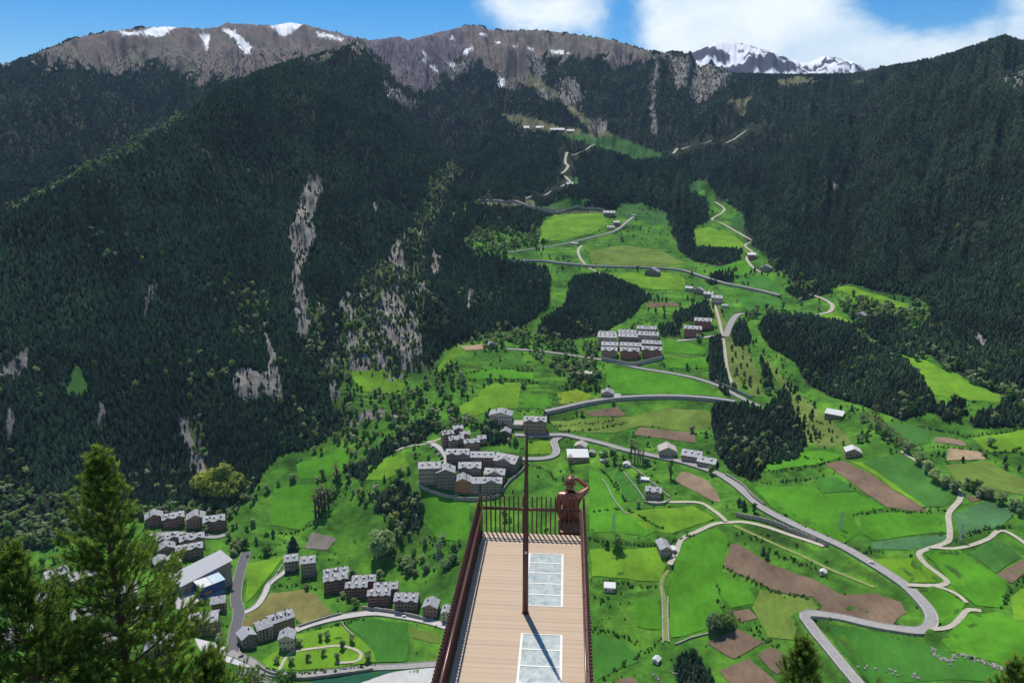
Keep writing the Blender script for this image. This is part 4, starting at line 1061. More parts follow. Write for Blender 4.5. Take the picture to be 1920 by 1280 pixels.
m = single_out(LP, LS, LK, np.zeros(len(LP), int), LEAFTREES, 'broadleaf_tree', 'light green broadleaf tree', 'tree', cond=lambda u, v: (u > 430) | (v < 940))
stuff('broadleaf_woodland', LP[m], LS[m], LK[m], hidden_collection('broadleaf_kinds', LEAFTREES), 'light green broadleaf trees and scrub on the lower slopes', 'woodland')
print('trees', len(CP), len(LP), len(BP), len(HB))
# ------------------------------------------------------------------ buildings
WALLM = dict(
 stone=material('wall_stone', (.36, .305, .24), .9, .15, var=.3, scale=1.2, bump=.3, bscale=4),
 dark=material('wall_dark_stone', (.25, .20, .16), .9, .15, var=.3, scale=1.2, bump=.3, bscale=4),
 red=material('wall_red_brown', (.31, .135, .095), .85, .2, var=.2, scale=1.5),
 brown=material('wall_brown', (.34, .235, .155), .88, .2, var=.25, scale=1.2),
 beige=material('wall_beige', (.58, .49, .37), .88, .2, var=.12, scale=.8),
 orange=material('wall_orange', (.55, .24, .085), .85, .2, var=.1, scale=.8),
 white=material('wall_white', (.66, .64, .60), .85, .2, var=.08, scale=.6))
ROOFM = dict(slate=material('roof_slate', (.29, .29, .30), .55, .45, var=.45, scale=.5, bump=.25, bscale=5),
 grey=material('roof_grey', (.34, .345, .36), .55, .4, var=.15, scale=.8, bump=.2, bscale=5),
 pale=material('roof_pale', (.55, .55, .53), .5, .4, var=.06, scale=.5),
 rusty=material('roof_tan', (.42, .37, .32), .7, .3, var=.2, scale=.8))
M_GLASS = material('window_glass', (.025, .03, .038), .12, .6)
M_FRAME = material('window_frame', (.30, .22, .16), .6, .3)
M_RAIL = material('balcony_wood', (.34, .2, .125), .7, .2)
M_CHIM = material('chimney_stone', (.075, .07, .068), .9, .1)
M_CONC = material('concrete_slab', (.42, .41, .39), .85, .2, var=.1, scale=.8)

def window_mesh(w, h):
    mb = MB(); t = .12
    mb.box(-w/2 + t, w/2 - t, -.02, .06, t, h - t, 1)
    for a in ((-w/2, -w/2 + t, 0, h), (w/2 - t, w/2, 0, h), (-w/2 + t, w/2 - t, 0, t), (-w/2 + t, w/2 - t, h - t, h)):
        mb.box(a[0], a[1], -.09, .05, a[2], a[3], 0)
    mb.box(-w/2 - .12, w/2 + .12, -.22, .0, -.12, -.004, 0)
    me = mesh_from('window', mb.v, mb.f, [M_FRAME, M_GLASS]); me.polygons.foreach_set('material_index', mb.m)
    return me
WIN = {'s': window_mesh(1.55, 1.6), 'l': window_mesh(1.9, 2.0), 'w': window_mesh(2.6, 1.5)}
_chim = MB(); _chim.box(-.45, .45, -.45, .45, -1.2, 1.5); _chim.box(-.6, .6, -.6, .6, 1.5, 1.72)
CHIM = mesh_from('chimney', _chim.v, _chim.f, M_CHIM)
DOORM = mesh_from('door', *(lambda m: (m.v, m.f))((lambda m: (m.box(-.65, .65, -.08, .05, 0, 2.2), m)[1])(MB())), M_RAIL)
def slab(pts, th):
    """a roof sheet from four top corners, given thickness"""
    v = [Vector(p) for p in pts]; n = (v[1] - v[0]).cross(v[2] - v[0]).normalized()
    if n.z < 0: n = -n
    b = [p - n * th for p in v]
    return v + b, [(0,1,2,3),(7,6,5,4),(0,4,5,1),(1,5,6,2),(2,6,7,3),(3,7,4,0)]
def house(label, u, v, wpx, hpx, D, yaw=0, wall='stone', roof='eave', st=3, rm='slate', cross=0, chim=2, balc=False, cat='building', name='apartment_building', pitch=.5, group=None, tone=None, wk='s'):
    P = cast(u, v)
    d = P.y * cP - P.z * sP; s = d / F
    dn = math.atan2(-P.z, math.hypot(P.x, P.y))
    W = wpx * s; Ht = hpx * s / math.cos(dn) * 1.0
    Ht = max(Ht, 2.6)
    rz = -math.atan2(P.x, P.y) + R(yaw)
    root = empty(name, P, rz)
    tag(root, label, cat, group)
    mb = MB(); x0, x1 = -W/2, W/2; ov = .75 if Ht > 5 else .45; th = .28
    wm = WALLM[wall]; rmat = ROOFM[rm]
    if roof == 'flat':
        mb.box(x0, x1, 0, D, -5, Ht)
        mb.build('wall', wm, root)
        r = MB(); r.box(x0 - .4, x1 + .4, -.4, D + .4, Ht, Ht + .35); ro = r.build('roof', rmat, root)
        ridge = Ht + .35
    elif roof == 'shed':
        rise = D * .18
        mb.add([(x0,0,-5),(x1,0,-5),(x1,D,-5),(x0,D,-5),(x0,0,Ht),(x1,0,Ht),(x1,D,Ht+rise),(x0,D,Ht+rise)],[(0,3,2,1),(4,5,6,7),(0,1,5,4),(1,2,6,5),(2,3,7,6),(3,0,4,7)])
        mb.build('wall', wm, root)
        r = MB(); r.add(*slab([(x0-ov,-ov,Ht+.3-ov*.18),(x1+ov,-ov,Ht+.3-ov*.18),(x1+ov,D+ov,Ht+rise+.3+ov*.18),(x0-ov,D+ov,Ht+rise+.3+ov*.18)], th)); ro = r.build('roof', rmat, root)
        ridge = Ht + rise
    elif roof == 'gable':      # gable end towards the front
        rise = W * .5 * pitch; e = .3
        mb.add([(x0,0,-5),(x1,0,-5),(x1,D,-5),(x0,D,-5),(x0,0,Ht),(x1,0,Ht),(x1,D,Ht),(x0,D,Ht),(0,0,Ht+rise),(0,D,Ht+rise)],
               [(0,3,2,1),(0,1,5,8,4),(2,3,7,9,6),(1,2,6,5),(3,0,4,7),(5,6,9,8),(7,4,8,9)])
        mb.build('wall', wm, root)
        r = MB(); dz = ov * pitch
        r.add(*slab([(x0-ov,-ov,Ht+e-dz),(0,-ov,Ht+rise+e),(0,D+ov,Ht+rise+e),(x0-ov,D+ov,Ht+e-dz)], th))
        r.add(*slab([(0.003,-ov,Ht+rise+e+.004),(x1+ov,-ov,Ht+e-dz),(x1+ov,D+ov,Ht+e-dz),(0.003,D+ov,Ht+rise+e+.004)], th))
        ro = r.build('roof', rmat, root); ridge = Ht + rise
    else:                      # eave along the front, ridge parallel to it
        rise = D * .5 * pitch; e = .3
        mb.add([(x0,0,-5),(x1,0,-5),(x1,D,-5),(x0,D,-5),(x0,0,Ht),(x1,0,Ht),(x1,D,Ht),(x0,D,Ht),(x0,D/2,Ht+rise),(x1,D/2,Ht+rise)],
               [(0,3,2,1),(0,1,5,4),(2,3,7,6),(1,2,6,9,5),(3,0,4,8,7),(4,5,9,8),(6,7,8,9)])
        r = MB(); dz = ov * pitch
        r.add(*slab([(x0-ov,-ov,Ht+e-dz),(x1+ov,-ov,Ht+e-dz),(x1+ov,D/2,Ht+rise+e),(x0-ov,D/2,Ht+rise+e)], th))
        r.add(*slab([(x0-ov,D/2+.003,Ht+rise+e+.004),(x1+ov,D/2+.003,Ht+rise+e+.004),(x1+ov,D+ov,Ht+e-dz),(x0-ov,D+ov,Ht+e-dz)], th))
        for c in range(cross):  # small gables rising from the front eave
            cw = W / cross * .62; cx = x0 + W * (c + .5) / cross; cr = cw * .5 * .55; zb = Ht + .05
            back = min(D * .48, (cr + .6) / pitch)
            mb.add([(cx-cw/2,-.06,zb-.8),(cx+cw/2,-.06,zb-.8),(cx+cw/2,-.06,zb),(cx,-.06,zb+cr),(cx-cw/2,-.06,zb)],[(0,1,2,3,4)])
            q = ov * .55
            r.add(*slab([(cx-cw/2-.4,-ov-.35,zb+e-.22),(cx,-ov-.35,zb+cr+e+.05),(cx,back,zb+cr+e+.05),(cx-cw/2-.4,back,zb+e-.22)], .2))
            r.add(*slab([(cx+.003,-ov-.35,zb+cr+e+.054),(cx+cw/2+.4,-ov-.35,zb+e-.22),(cx+cw/2+.4,back,zb+e-.22),(cx+.003,back,zb+cr+e+.054)], .2))
        mb.build('wall', wm, root)
        ro = r.build('roof', rmat, root); ridge = Ht + rise
    rr = random.Random(int(u * 7 + v * 13))
    for c in range(chim):
        fx = (c + .5) / chim + rr.uniform(-.12, .12)
        if roof == 'gable':
            xx = W * rr.choice((-.22, .22)); yy = D * (.15 + .7 * fx); zz = Ht + rise - abs(xx) * pitch
        else:
            xx = x0 + W * fx; yy = D * rr.choice((.3, .55, .7)); zz = (Ht + .3 if roof == 'flat' else (Ht + .18 * yy if roof == 'shed' else Ht + rise - abs(yy - D/2) * pitch))
        o = obj('chimney', CHIM, ro, (xx, yy, zz)); o.scale = (rr.uniform(.8, 1.3), rr.uniform(.8, 1.2), rr.uniform(.7, 1.1))
    if roof == 'eave' and W > 12 and rm == 'slate':
        for c in range(int(W / 6)):
            dx = x0 + W * (c + .5) / int(W / 6); dy = D * .24; dzz = Ht + dy * pitch + .3
            dm = MB(); dm.box(dx - .8, dx + .8, dy, dy + 2.2, dzz - .3, dzz + .95, 0); dm.add(*slab([(dx - 1.05, dy - .3, dzz + .95), (dx + 1.05, dy - .3, dzz + .95), (dx + 1.05, dy + 3.2, dzz + 1.75), (dx - 1.05, dy + 3.2, dzz + 1.75)], .15), 1)
            dm.box(dx - .55, dx + .55, dy - .05, dy - .002, dzz - .05, dzz + .8, 2)
            dm.build('dormer', [wm, rmat, M_GLASS], ro)
    # openings
    if st > 0:
        fh = Ht / st; ww = {'s': 1.25, 'l': 1.9, 'w': 2.6}[wk]
        n = max(1, int(W / (ww * 2.1))); 
        for k in range(st):
            for c in range(n):
                xx = x0 + W * (c + .5) / n
                if k == 0 and c == n // 2: obj('door', DOORM, root, (xx, -.01, .05)); continue
                hh = min(1.35, fh * .55) / 1.35 if wk != 'l' else min(2.0, fh * .7) / 2.0
                obj('window', WIN[wk], root, (xx, -.02, k * fh + fh * .28), None, (1, 1, hh))
            m = max(1, int(D / 4.2))
            for sgn in (-1, 1):
                for c in range(m):
                    obj('window', WIN['s'], root, (sgn * (W/2 + .02), D * (c + .5) / m, k * fh + fh * .3), (0, 0, R(90) * sgn), (1, 1, min(1.35, fh * .55) / 1.35))
        if balc:
            for k in range(1, st):
                nb = max(1, int(W / 7))
                for c in range(nb):
                    cx = x0 + W * (c + .5) / nb; bw = W / nb * .62
                    b = MB(); z = k * fh + .02
                    b.box(cx - bw/2, cx + bw/2, -1.25, .0, z, z + .18)
                    b.box(cx - bw/2, cx + bw/2, -1.25, -1.17, z + .18, z + 1.05, 1)
                    b.build('balcony', [M_CONC, M_RAIL], root)
    return root, W, Ht, P
AB = dict(balc=True)
HOUSES = [
 # row of terraced blocks by the village road
 ('red-brown terrace block at the left end of the village row, rear half', 632,1096,44,20,10,2,'red','eave',3,dict(cross=0,chim=4)),
 ('red-brown terrace block at the left end of the village row, balconied front half', 631,1110,43,22,9,2,'red','eave',4,dict(cross=3,chim=3,balc=True)),
 ('rear half of the second terrace block in the village row', 683,1110,42,20,10,-8,'red','eave',3,dict(chim=4)),
 ('second red-brown terrace block from the left in the village row', 669,1123,39,21,9,-8,'red','eave',4,dict(cross=3,chim=3,balc=True)),
 ('rear half of the third terrace block in the village row', 724,1124,43,20,10,-8,'red','eave',3,dict(chim=4)),
 ('third red-brown terrace block in the village row, above the garages', 711,1138,41,21,9,-8,'red','eave',4,dict(cross=3,chim=3,balc=True)),
 ('brown terrace block with stone ends near the right of the village row', 761,1147,43,19,13,-12,'brown','eave',3,dict(cross=2,chim=3,balc=True)),
 ('small gabled stone house right of the terrace row', 806,1159,27,19,12,-14,'brown','gable',3,dict(chim=1,name='house',cat='house')),
 ('stone house half hidden by the left railing of the deck', 836,1167,16,17,10,-10,'beige','gable',3,dict(chim=1,name='house',cat='house')),
 ('stone house with two roof levels at the end of the lane', 547,1072,24,20,13,-5,'stone','eave',3,dict(chim=2,name='house',cat='house')),
 ('tall stone house with light roof beside the lane end', 579,1081,26,25,13,-5,'stone','eave',4,dict(chim=1,name='house',cat='house')),
 ('tall dark stone block with many windows below the dry field', 532,1189,44,25,13,14,'dark','eave',4,dict(chim=6)),
 ('cream block with white roof between two dark houses', 499,1200,27,22,12,14,'beige','eave',4,dict(chim=1,balc=True)),
 ('dark stone house with grey gable at the junction', 469,1215,26,20,12,18,'dark','gable',3,dict(chim=1,rm='grey',name='house',cat='house')),
 ('small beige house with grey hip roof beside the orchard', 538,1220,28,21,11,-12,'beige','gable',2,dict(chim=1,rm='slate',name='house',cat='house')),
 ('wide hotel with brown balconies and grey roof left of the village street', 383,1191,50,22,16,-10,'brown','eave',4,dict(chim=1,rm='slate',balc=True,pitch=.35)),
 ('small brown house with pale roof behind the hotel', 410,1147,25,16,11,-8,'brown','eave',3,dict(chim=1,balc=True,name='house',cat='house')),
 # blocks above the village
 ('leftmost red-brown chalet block of the top row, partly behind the pine', 291,986,30,15,13,0,'red','gable',3,dict(chim=2,balc=True)),
 ('second red-brown chalet block of the top row above the village', 327,988,37,17,13,0,'red','eave',3,dict(cross=2,chim=4,balc=True)),
 ('tall narrow chalet block with light gable, third of the top row', 368,991,32,18,14,-6,'brown','gable',4,dict(chim=3,balc=True)),
 ('rightmost red-brown chalet block of the top row above the village', 403,995,37,18,14,-6,'red','eave',4,dict(cross=2,chim=4,balc=True)),
 ('stone chalet block left in the second row above the village', 317,1024,37,14,12,0,'stone','eave',3,dict(cross=2,chim=4)),
 ('stone chalet block right in the second row above the village', 362,1026,42,15,12,0,'stone','eave',3,dict(cross=2,chim=4)),
 ('brown chalet block left in the third row above the village', 314,1045,30,15,12,0,'brown','gable',3,dict(chim=2)),
 ('brown chalet block right in the third row above the village', 357,1048,46,18,12,-4,'brown','eave',3,dict(cross=2,chim=4,balc=True)),
 ('low annex with steep light roof left of the third chalet row', 305,1066,24,12,12,12,'dark','gable',2,dict(chim=0,name='house',cat='house')),
 ('low annex with white gable right below the third chalet row', 330,1066,22,10,14,12,'dark','gable',2,dict(chim=0,rm='pale',name='house',cat='house')),
 # village seen through the pines
 ('pale-roofed village house left of the big pine, topmost', 110,1092,36,14,14,8,'beige','eave',3,dict(chim=2,name='house',cat='house')),
 ('village house with bright roof behind the upper pine branches', 160,1098,44,16,14,4,'stone','eave',3,dict(chim=3,name='house',cat='house')),
 ('grey-roofed village house behind the left pine branches', 88,1150,40,18,14,12,'stone','gable',3,dict(chim=1,rm='grey',name='house',cat='house')),
 ('village house with pale roof behind the pine trunk', 165,1172,46,18,14,0,'beige','eave',3,dict(chim=2,name='house',cat='house')),
 ('large village block behind the middle of the big pine', 230,1135,52,20,16,-4,'stone','eave',4,dict(chim=3,balc=True)),
 ('village block right of the pine trunk with white roof', 285,1160,46,22,15,-6,'beige','eave',4,dict(chim=3,balc=True)),
 ('village house low behind the pine, roof lit white', 200,1225,50,20,15,4,'stone','eave',3,dict(chim=2,name='house',cat='house')),
 ('village house low between the pine and the square', 300,1235,46,20,15,-8,'stone','gable',3,dict(chim=2,name='house',cat='house')),
 ('village house behind the lower left pine', 40,1210,46,20,15,10,'beige','eave',3,dict(chim=2,name='house',cat='house')),
 # stone apartment complex in the middle
 ('narrow brown tower of the complex, leftmost by the car park', 841,836,21,22,10,14,'brown','eave',4,dict(cross=2,chim=3,balc=True)),
 ('brown tower of the complex in front of the conifers', 857,843,27,19,10,14,'brown','eave',4,dict(cross=2,chim=3,balc=True)),
 ('brown tower of the complex at the right of the cluster', 885,845,28,15,10,10,'brown','eave',3,dict(cross=2,chim=3)),
 ('topmost small tower of the complex with bright roof', 860,818,18,14,10,14,'brown','eave',3,dict(cross=1,chim=2)),
 ('small tower behind the middle of the complex cluster', 873,828,17,13,10,14,'brown','eave',3,dict(cross=1,chim=2)),
 ('small roof among the trees at the right of the complex cluster', 904,832,15,10,9,10,'stone','eave',2,dict(chim=1)),
 ('dark stone block below the complex car park', 858,872,42,20,14,-4,'dark','eave',3,dict(cross=2,chim=4)),
 ('brown block with white balconies in the middle of the complex', 903,874,46,17,14,-4,'brown','eave',3,dict(chim=7,balc=True)),
 ('long dark stone block at the right edge of the complex', 945,884,44,18,20,-26,'dark','eave',3,dict(cross=1,chim=4)),
 ('large grey block with rows of square windows, far left of the complex', 806,908,40,30,15,-3,'stone','eave',4,dict(chim=5)),
 ('block with dark red front house at the left of the complex', 836,917,34,30,16,-3,'dark','gable',5,dict(chim=3,pitch=.4)),
 ('stone block in the centre of the complex with zigzag eave', 881,899,41,21,15,-3,'dark','eave',4,dict(cross=2,chim=4)),
 ('block with orange facade at the lower edge of the complex', 868,925,30,21,15,-3,'orange','gable',4,dict(chim=3,balc=False)),
 ('grey stone annex joined to the orange facade', 891,926,16,20,14,-3,'stone','eave',4,dict(chim=1)),
 ('stone block at the right of the complex behind the lowest one', 927,907,37,18,14,-8,'stone','eave',3,dict(cross=1,chim=3)),
 ('lowest right stone block of the complex with square windows', 921,926,39,20,14,-3,'stone','eave',4,dict(cross=1,chim=3)),
 ('stone apartment block with gabled front beside the upper road wall', 938,798,42,19,16,-6,'beige','gable',3,dict(chim=5,pitch=.3)),
 ('tall brown apartment block behind the tip of the mast', 1003,816,41,26,14,-2,'brown','eave',4,dict(cross=2,chim=6)),
 ('low flat pale garage between two apartment blocks', 966,803,28,7,14,-2,'beige','flat',1,dict(chim=0,rm='rusty',name='garage',cat='garage')),
 ('small brown chalet below the gabled apartment block', 947,820,19,9,11,-6,'brown','gable',2,dict(chim=0,name='house',cat='house')),
 # upper apartments
 ('left gabled block in the front row of the upper apartments', 1142,671,28,14,13,0,'brown','eave',3,dict(cross=2,chim=2)),
 ('middle gabled block in the front row of the upper apartments', 1180,673,34,15,13,0,'red','eave',3,dict(cross=2,chim=2)),
 ('right gabled block in the front row of the upper apartments', 1221,671,36,15,13,0,'red','eave',3,dict(cross=2,chim=2)),
 ('left block of the second row of the upper apartments', 1143,656,30,9,12,0,'dark','eave',2,dict(chim=2)),
 ('middle block of the second row of the upper apartments', 1182,657,38,9,12,0,'dark','eave',2,dict(chim=3)),
 ('right block of the second row of the upper apartments', 1221,653,34,9,12,0,'dark','eave',2,dict(chim=2)),
 ('left block of the third row of the upper apartments with tan balconies', 1138,645,34,13,13,0,'beige','eave',3,dict(chim=4,balc=True)),
 ('middle block of the third row of the upper apartments', 1177,644,34,13,13,0,'dark','eave',3,dict(chim=4,balc=True)),
 ('right block of the third row of the upper apartments with tan balconies', 1215,641,36,13,13,0,'beige','eave',3,dict(chim=4,balc=True)),
 ('left roof in the top row of the upper apartments', 1138,632,32,6,10,0,'brown','eave',2,dict(chim=3)),
 ('middle roof in the top row of the upper apartments', 1176,630,32,7,10,0,'brown','eave',2,dict(chim=3)),
 ('right roof in the top row of the upper apartments', 1212,625,34,9,10,0,'beige','eave',2,dict(chim=4)),
 ('lower of two red-brown blocks right of the upper apartments', 1298,633,31,16,13,0,'red','eave',3,dict(cross=4,chim=0)),
 ('upper of two red-brown blocks right of the upper apartments', 1317,617,30,15,13,0,'red','eave',3,dict(cross=4,chim=0)),
 ('leftmost house of the hamlet by the upper lane', 1291,546,13,6,9,-10,'beige','eave',2,dict(chim=1,name='house',cat='house')),
 ('second house of the hamlet by the upper lane', 1308,551,18,7,10,-14,'stone','gable',2,dict(chim=1,name='house',cat='house')),
 ('third hamlet house with bright roof near the track', 1327,558,16,7,11,-14,'stone','eave',2,dict(chim=2,name='house',cat='house')),
 ('largest hamlet house at the head of the dirt track', 1343,570,19,12,11,-6,'beige','eave',2,dict(chim=2,name='house',cat='house')),
 ('tiny shed below the hamlet', 1359,577,11,4,6,0,'white','shed',1,dict(chim=0,name='shed',cat='shed')),
 # farms and single houses
 ('white-roofed chalet above the walled upper road', 1138,750,22,12,13,-4,'stone','gable',2,dict(chim=1,balc=True,name='house',cat='house')),
 ('low annex beside the white-roofed chalet', 1156,751,12,6,9,-4,'white','shed',1,dict(chim=0,name='shed',cat='shed')),
 ('stone barn with grey gable beside the main road', 1252,859,32,13,15,8,'stone','gable',1,dict(chim=0,rm='rusty',name='barn',cat='barn')),
 ('stone farmhouse with hipped pale roof beside the main road', 1295,868,36,13,15,-8,'stone','eave',2,dict(chim=1,rm='slate',name='house',cat='house')),
 ('stone house with white roof nearest the road bend', 1323,878,33,11,13,-12,'stone','eave',2,dict(chim=1,rm='slate',name='house',cat='house')),
 ('long hall with white sheet roof beside the road loop', 1084,867,38,10,15,6,'brown','shed',1,dict(chim=0,rm='pale',name='hall',cat='hall',wk='w')),
 ('pale gabled house above the white-roofed hall', 1087,847,21,10,11,-12,'beige','gable',2,dict(chim=0,rm='rusty',name='house',cat='house')),
 ('white container shed on the farmyard', 1132,867,12,4,4,-4,'white','shed',1,dict(chim=0,rm='pale',name='shed',cat='shed')),
 ('small grey shed beside the farmyard drive', 1109,855,11,6,6,-10,'stone','gable',1,dict(chim=0,name='shed',cat='shed')),
 ('white-roofed villa inside the walled garden', 1224,936,28,14,11,-4,'stone','eave',2,dict(cross=2,chim=1,name='house',cat='house')),
 ('small cabin at the upper corner of the walled garden', 1174,876,13,5,6,-10,'white','gable',1,dict(chim=0,rm='pale',name='cabin',cat='cabin')),
 ('long low shed in the walled garden', 1206,903,20,3,4,-6,'white','shed',1,dict(chim=0,rm='pale',name='shed',cat='shed')),
 ('brown barn with white roof on the slope right of the wood', 1562,785,31,8,11,-10,'brown','shed',1,dict(chim=0,rm='pale',name='barn',cat='barn')),
 ('brown barn with two white roof planes above the ploughed strip', 1600,857,28,9,11,12,'brown','gable',1,dict(chim=0,rm='pale',name='barn',cat='barn')),
 ('stone farmhouse at the bend of the lane right of the statue', 1248,1044,20,14,15,18,'stone','gable',2,dict(chim=0,rm='slate',name='house',cat='house')),
 ('small annex with white terrace beside the stone farmhouse', 1262,1037,12,6,7,18,'white','flat',1,dict(chim=0,rm='pale',name='annex',cat='annex')),
 ('white field shed right of the deck railing', 1143,1110,20,8,6,2,'white','shed',1,dict(chim=0,rm='pale',name='shed',cat='shed')),
 ('small white hut beside the dirt path at the bottom', 1228,1244,12,6,5,-25,'white','gable',1,dict(chim=0,rm='pale',name='hut',cat='hut')),
 ('tiny white hut between hedge and ploughed field', 1542,1078,11,5,4,-10,'white','gable',1,dict(chim=0,rm='pale',name='hut',cat='hut')),
 ('dark roofed house above the upper bend of the road', 1142,406,21,7,14,0,'dark','eave',2,dict(chim=2,name='house',cat='house')),
 ('small house left of the straight upper road', 1156,423,11,6,10,0,'dark','eave',2,dict(chim=0,name='house',cat='house')),
 ('low pale house in the garden by the straight upper road', 1145,430,13,4,9,0,'beige','eave',1,dict(chim=0,name='house',cat='house')),
 ('tunnel portal house on the upper road', 1078,460,12,4,9,6,'white','flat',1,dict(chim=0,rm='pale',name='house',cat='house')),
 ('farm with long pale roofs beside the upper meadow', 1221,517,26,8,14,-16,'dark','gable',2,dict(chim=1,name='farmhouse',cat='house')),
 ('house at the upper hairpin in the forest', 1068,352,12,7,13,0,'beige','eave',2,dict(chim=0,name='house',cat='house')),
 ('small flat house at the end of the straight upper road', 1188,406,9,3,9,0,'white','flat',1,dict(chim=0,rm='pale',name='house',cat='house')),
 ('white-roofed house on the zigzag track', 1410,486,14,8,12,10,'brown','shed',2,dict(chim=0,rm='pale',name='house',cat='house')),
 ('stone house among trees below the zigzag track', 1435,510,19,8,12,-8,'stone','gable',2,dict(chim=1,name='house',cat='house')),
 ('white-roofed house in the trees right of the valley', 1611,599,18,8,12,-16,'stone','gable',2,dict(chim=0,name='house',cat='house')),
 ('lone barn under the forest at the right', 1826,712,16,6,10,-10,'brown','gable',1,dict(chim=0,rm='pale',name='barn',cat='barn')),
 ('dark stone barn with grassy roof among trees', 1095,712,28,12,12,-4,'dark','flat',1,dict(chim=0,rm='rusty',name='barn',cat='barn')),
 ('small farmhouse beside the tan field under the forest', 924,652,18,6,10,14,'stone','gable',1,dict(chim=0,name='house',cat='house')),
 ('leftmost lift station building at the ski base', 990,244,16,4,22,0,'white','eave',2,dict(chim=0,rm='grey',name='lift_station',cat='station')),
 ('second lift station building at the ski base', 1012,243,14,3,22,0,'dark','eave',1,dict(chim=0,rm='grey',name='lift_station',cat='station')),
 ('long restaurant hall at the ski base', 1045,247,26,3,22,0,'dark','eave',1,dict(chim=0,rm='grey',name='lift_station',cat='station')),
 ('rightmost lift station building at the ski base', 1072,249,18,3,20,0,'stone','eave',1,dict(chim=0,rm='grey',name='lift_station',cat='station')),
]
placed = []
for lb, u, v, wp, hp, D, yw, wl, rf, st, op in HOUSES:
    placed.append(house(lb, u, v, wp, hp, D, yw, wl, rf, st, **op))

# the sports hall: long grey hall, blue glazed front box, low side wing
def sports_hall():
    P = cast(404, 1122); d = P.y * cP - P.z * sP; s = d / F
    root = empty('sports_hall', P, -math.atan2(P.x, P.y) + R(24))
    tag(root, 'large grey sports hall with a blue glazed box front in the village', 'sports hall')
    w = MB()
    w.add([(-22,14,-5),(24,14,-5),(24,34,-5),(-22,34,-5),(-22,14,17.5),(24,14,21.5),(24,34,23),(-22,34,19)],[(0,3,2,1),(4,5,6,7),(0,1,5,4),(1,2,6,5),(2,3,7,6),(3,0,4,7)])
    w.build('wall', WALLM['stone'], root)
    r = MB(); r.add(*slab([(-24,12.5,18.1),(26,12.5,22.4),(26,36,24),(-24,36,19.7)], .5)); r.build('roof', ROOFM['grey'], root)
    blue = material('blue_panels', (.015, .06, .22), .25, .5, var=.5, scale=.25)
    dkb = material('dark_blue_glass', (.012, .03, .05), .15, .6)
    b = MB(); b.add([(-12,0,-3),(10,0,-3),(10,13.9,-3),(-12,13.9,-3),(-12,0,16),(10,0,14.5),(10,13.9,17.5),(-12,13.9,18)],[(0,3,2,1),(4,5,6,7),(0,1,5,4),(1,2,6,5),(2,3,7,6),(3,0,4,7)])
    b.build('glazed_box', blue, root)
    g = MB(); g.box(10.02, 10.3, .5, 13.5, -2, 14); g.build('dark_glass_side', dkb, root)
    t = MB(); t.add(*slab([(-12.6,-.6,16.6),(-1.2,-.6,15.8),(-1.2,13.7,18.3),(-12.6,13.7,18.8)], .4)); t.build('white_roof', ROOFM['pale'], root)
    t = MB(); t.add(*slab([(-.8,-.6,15.7),(10.6,-.6,15.1),(10.6,13.7,18.1),(-.8,13.7,18.3)], .4)); t.build('glass_roof', material('roof_glass', (.45, .55, .6), .2, .6), root)
    m = MB(); m.box(-9, -2.6, -.12, -.02, 7.5, 10.5); m.build('banner', material('banner_orange', (.55, .22, .07), .6, .3, var=.5, scale=.5), root)
    m = MB(); m.box(-11.5, 9.5, -.1, -.015, 2.2, 6.2); m.build('light_band', material('banner_blue', (.06, .2, .45), .4, .4, var=.3, scale=.4), root)
    l = MB(); l.box(-36, -14, -2, 12, -5, 6.5); l.build('side_wing', WALLM['stone'], root)
    l = MB(); l.add(*slab([(-37,-3,6.9),(-13,-3,6.9),(-13,13,9.4),(-37,13,9.4)], .4)); l.build('side_wing_roof', ROOFM['slate'], root)
    for k in range(5): obj('window', WIN['l'], root, (-33 + 4.3 * k, -2.02, 2.2))
    for k in range(7): obj('window', WIN['s'], root, (-19 + 6 * k, 13.97, 11.0 if k > 4 or k < 1 else 14.2 + .3 * k - 3.4))
sports_hall()

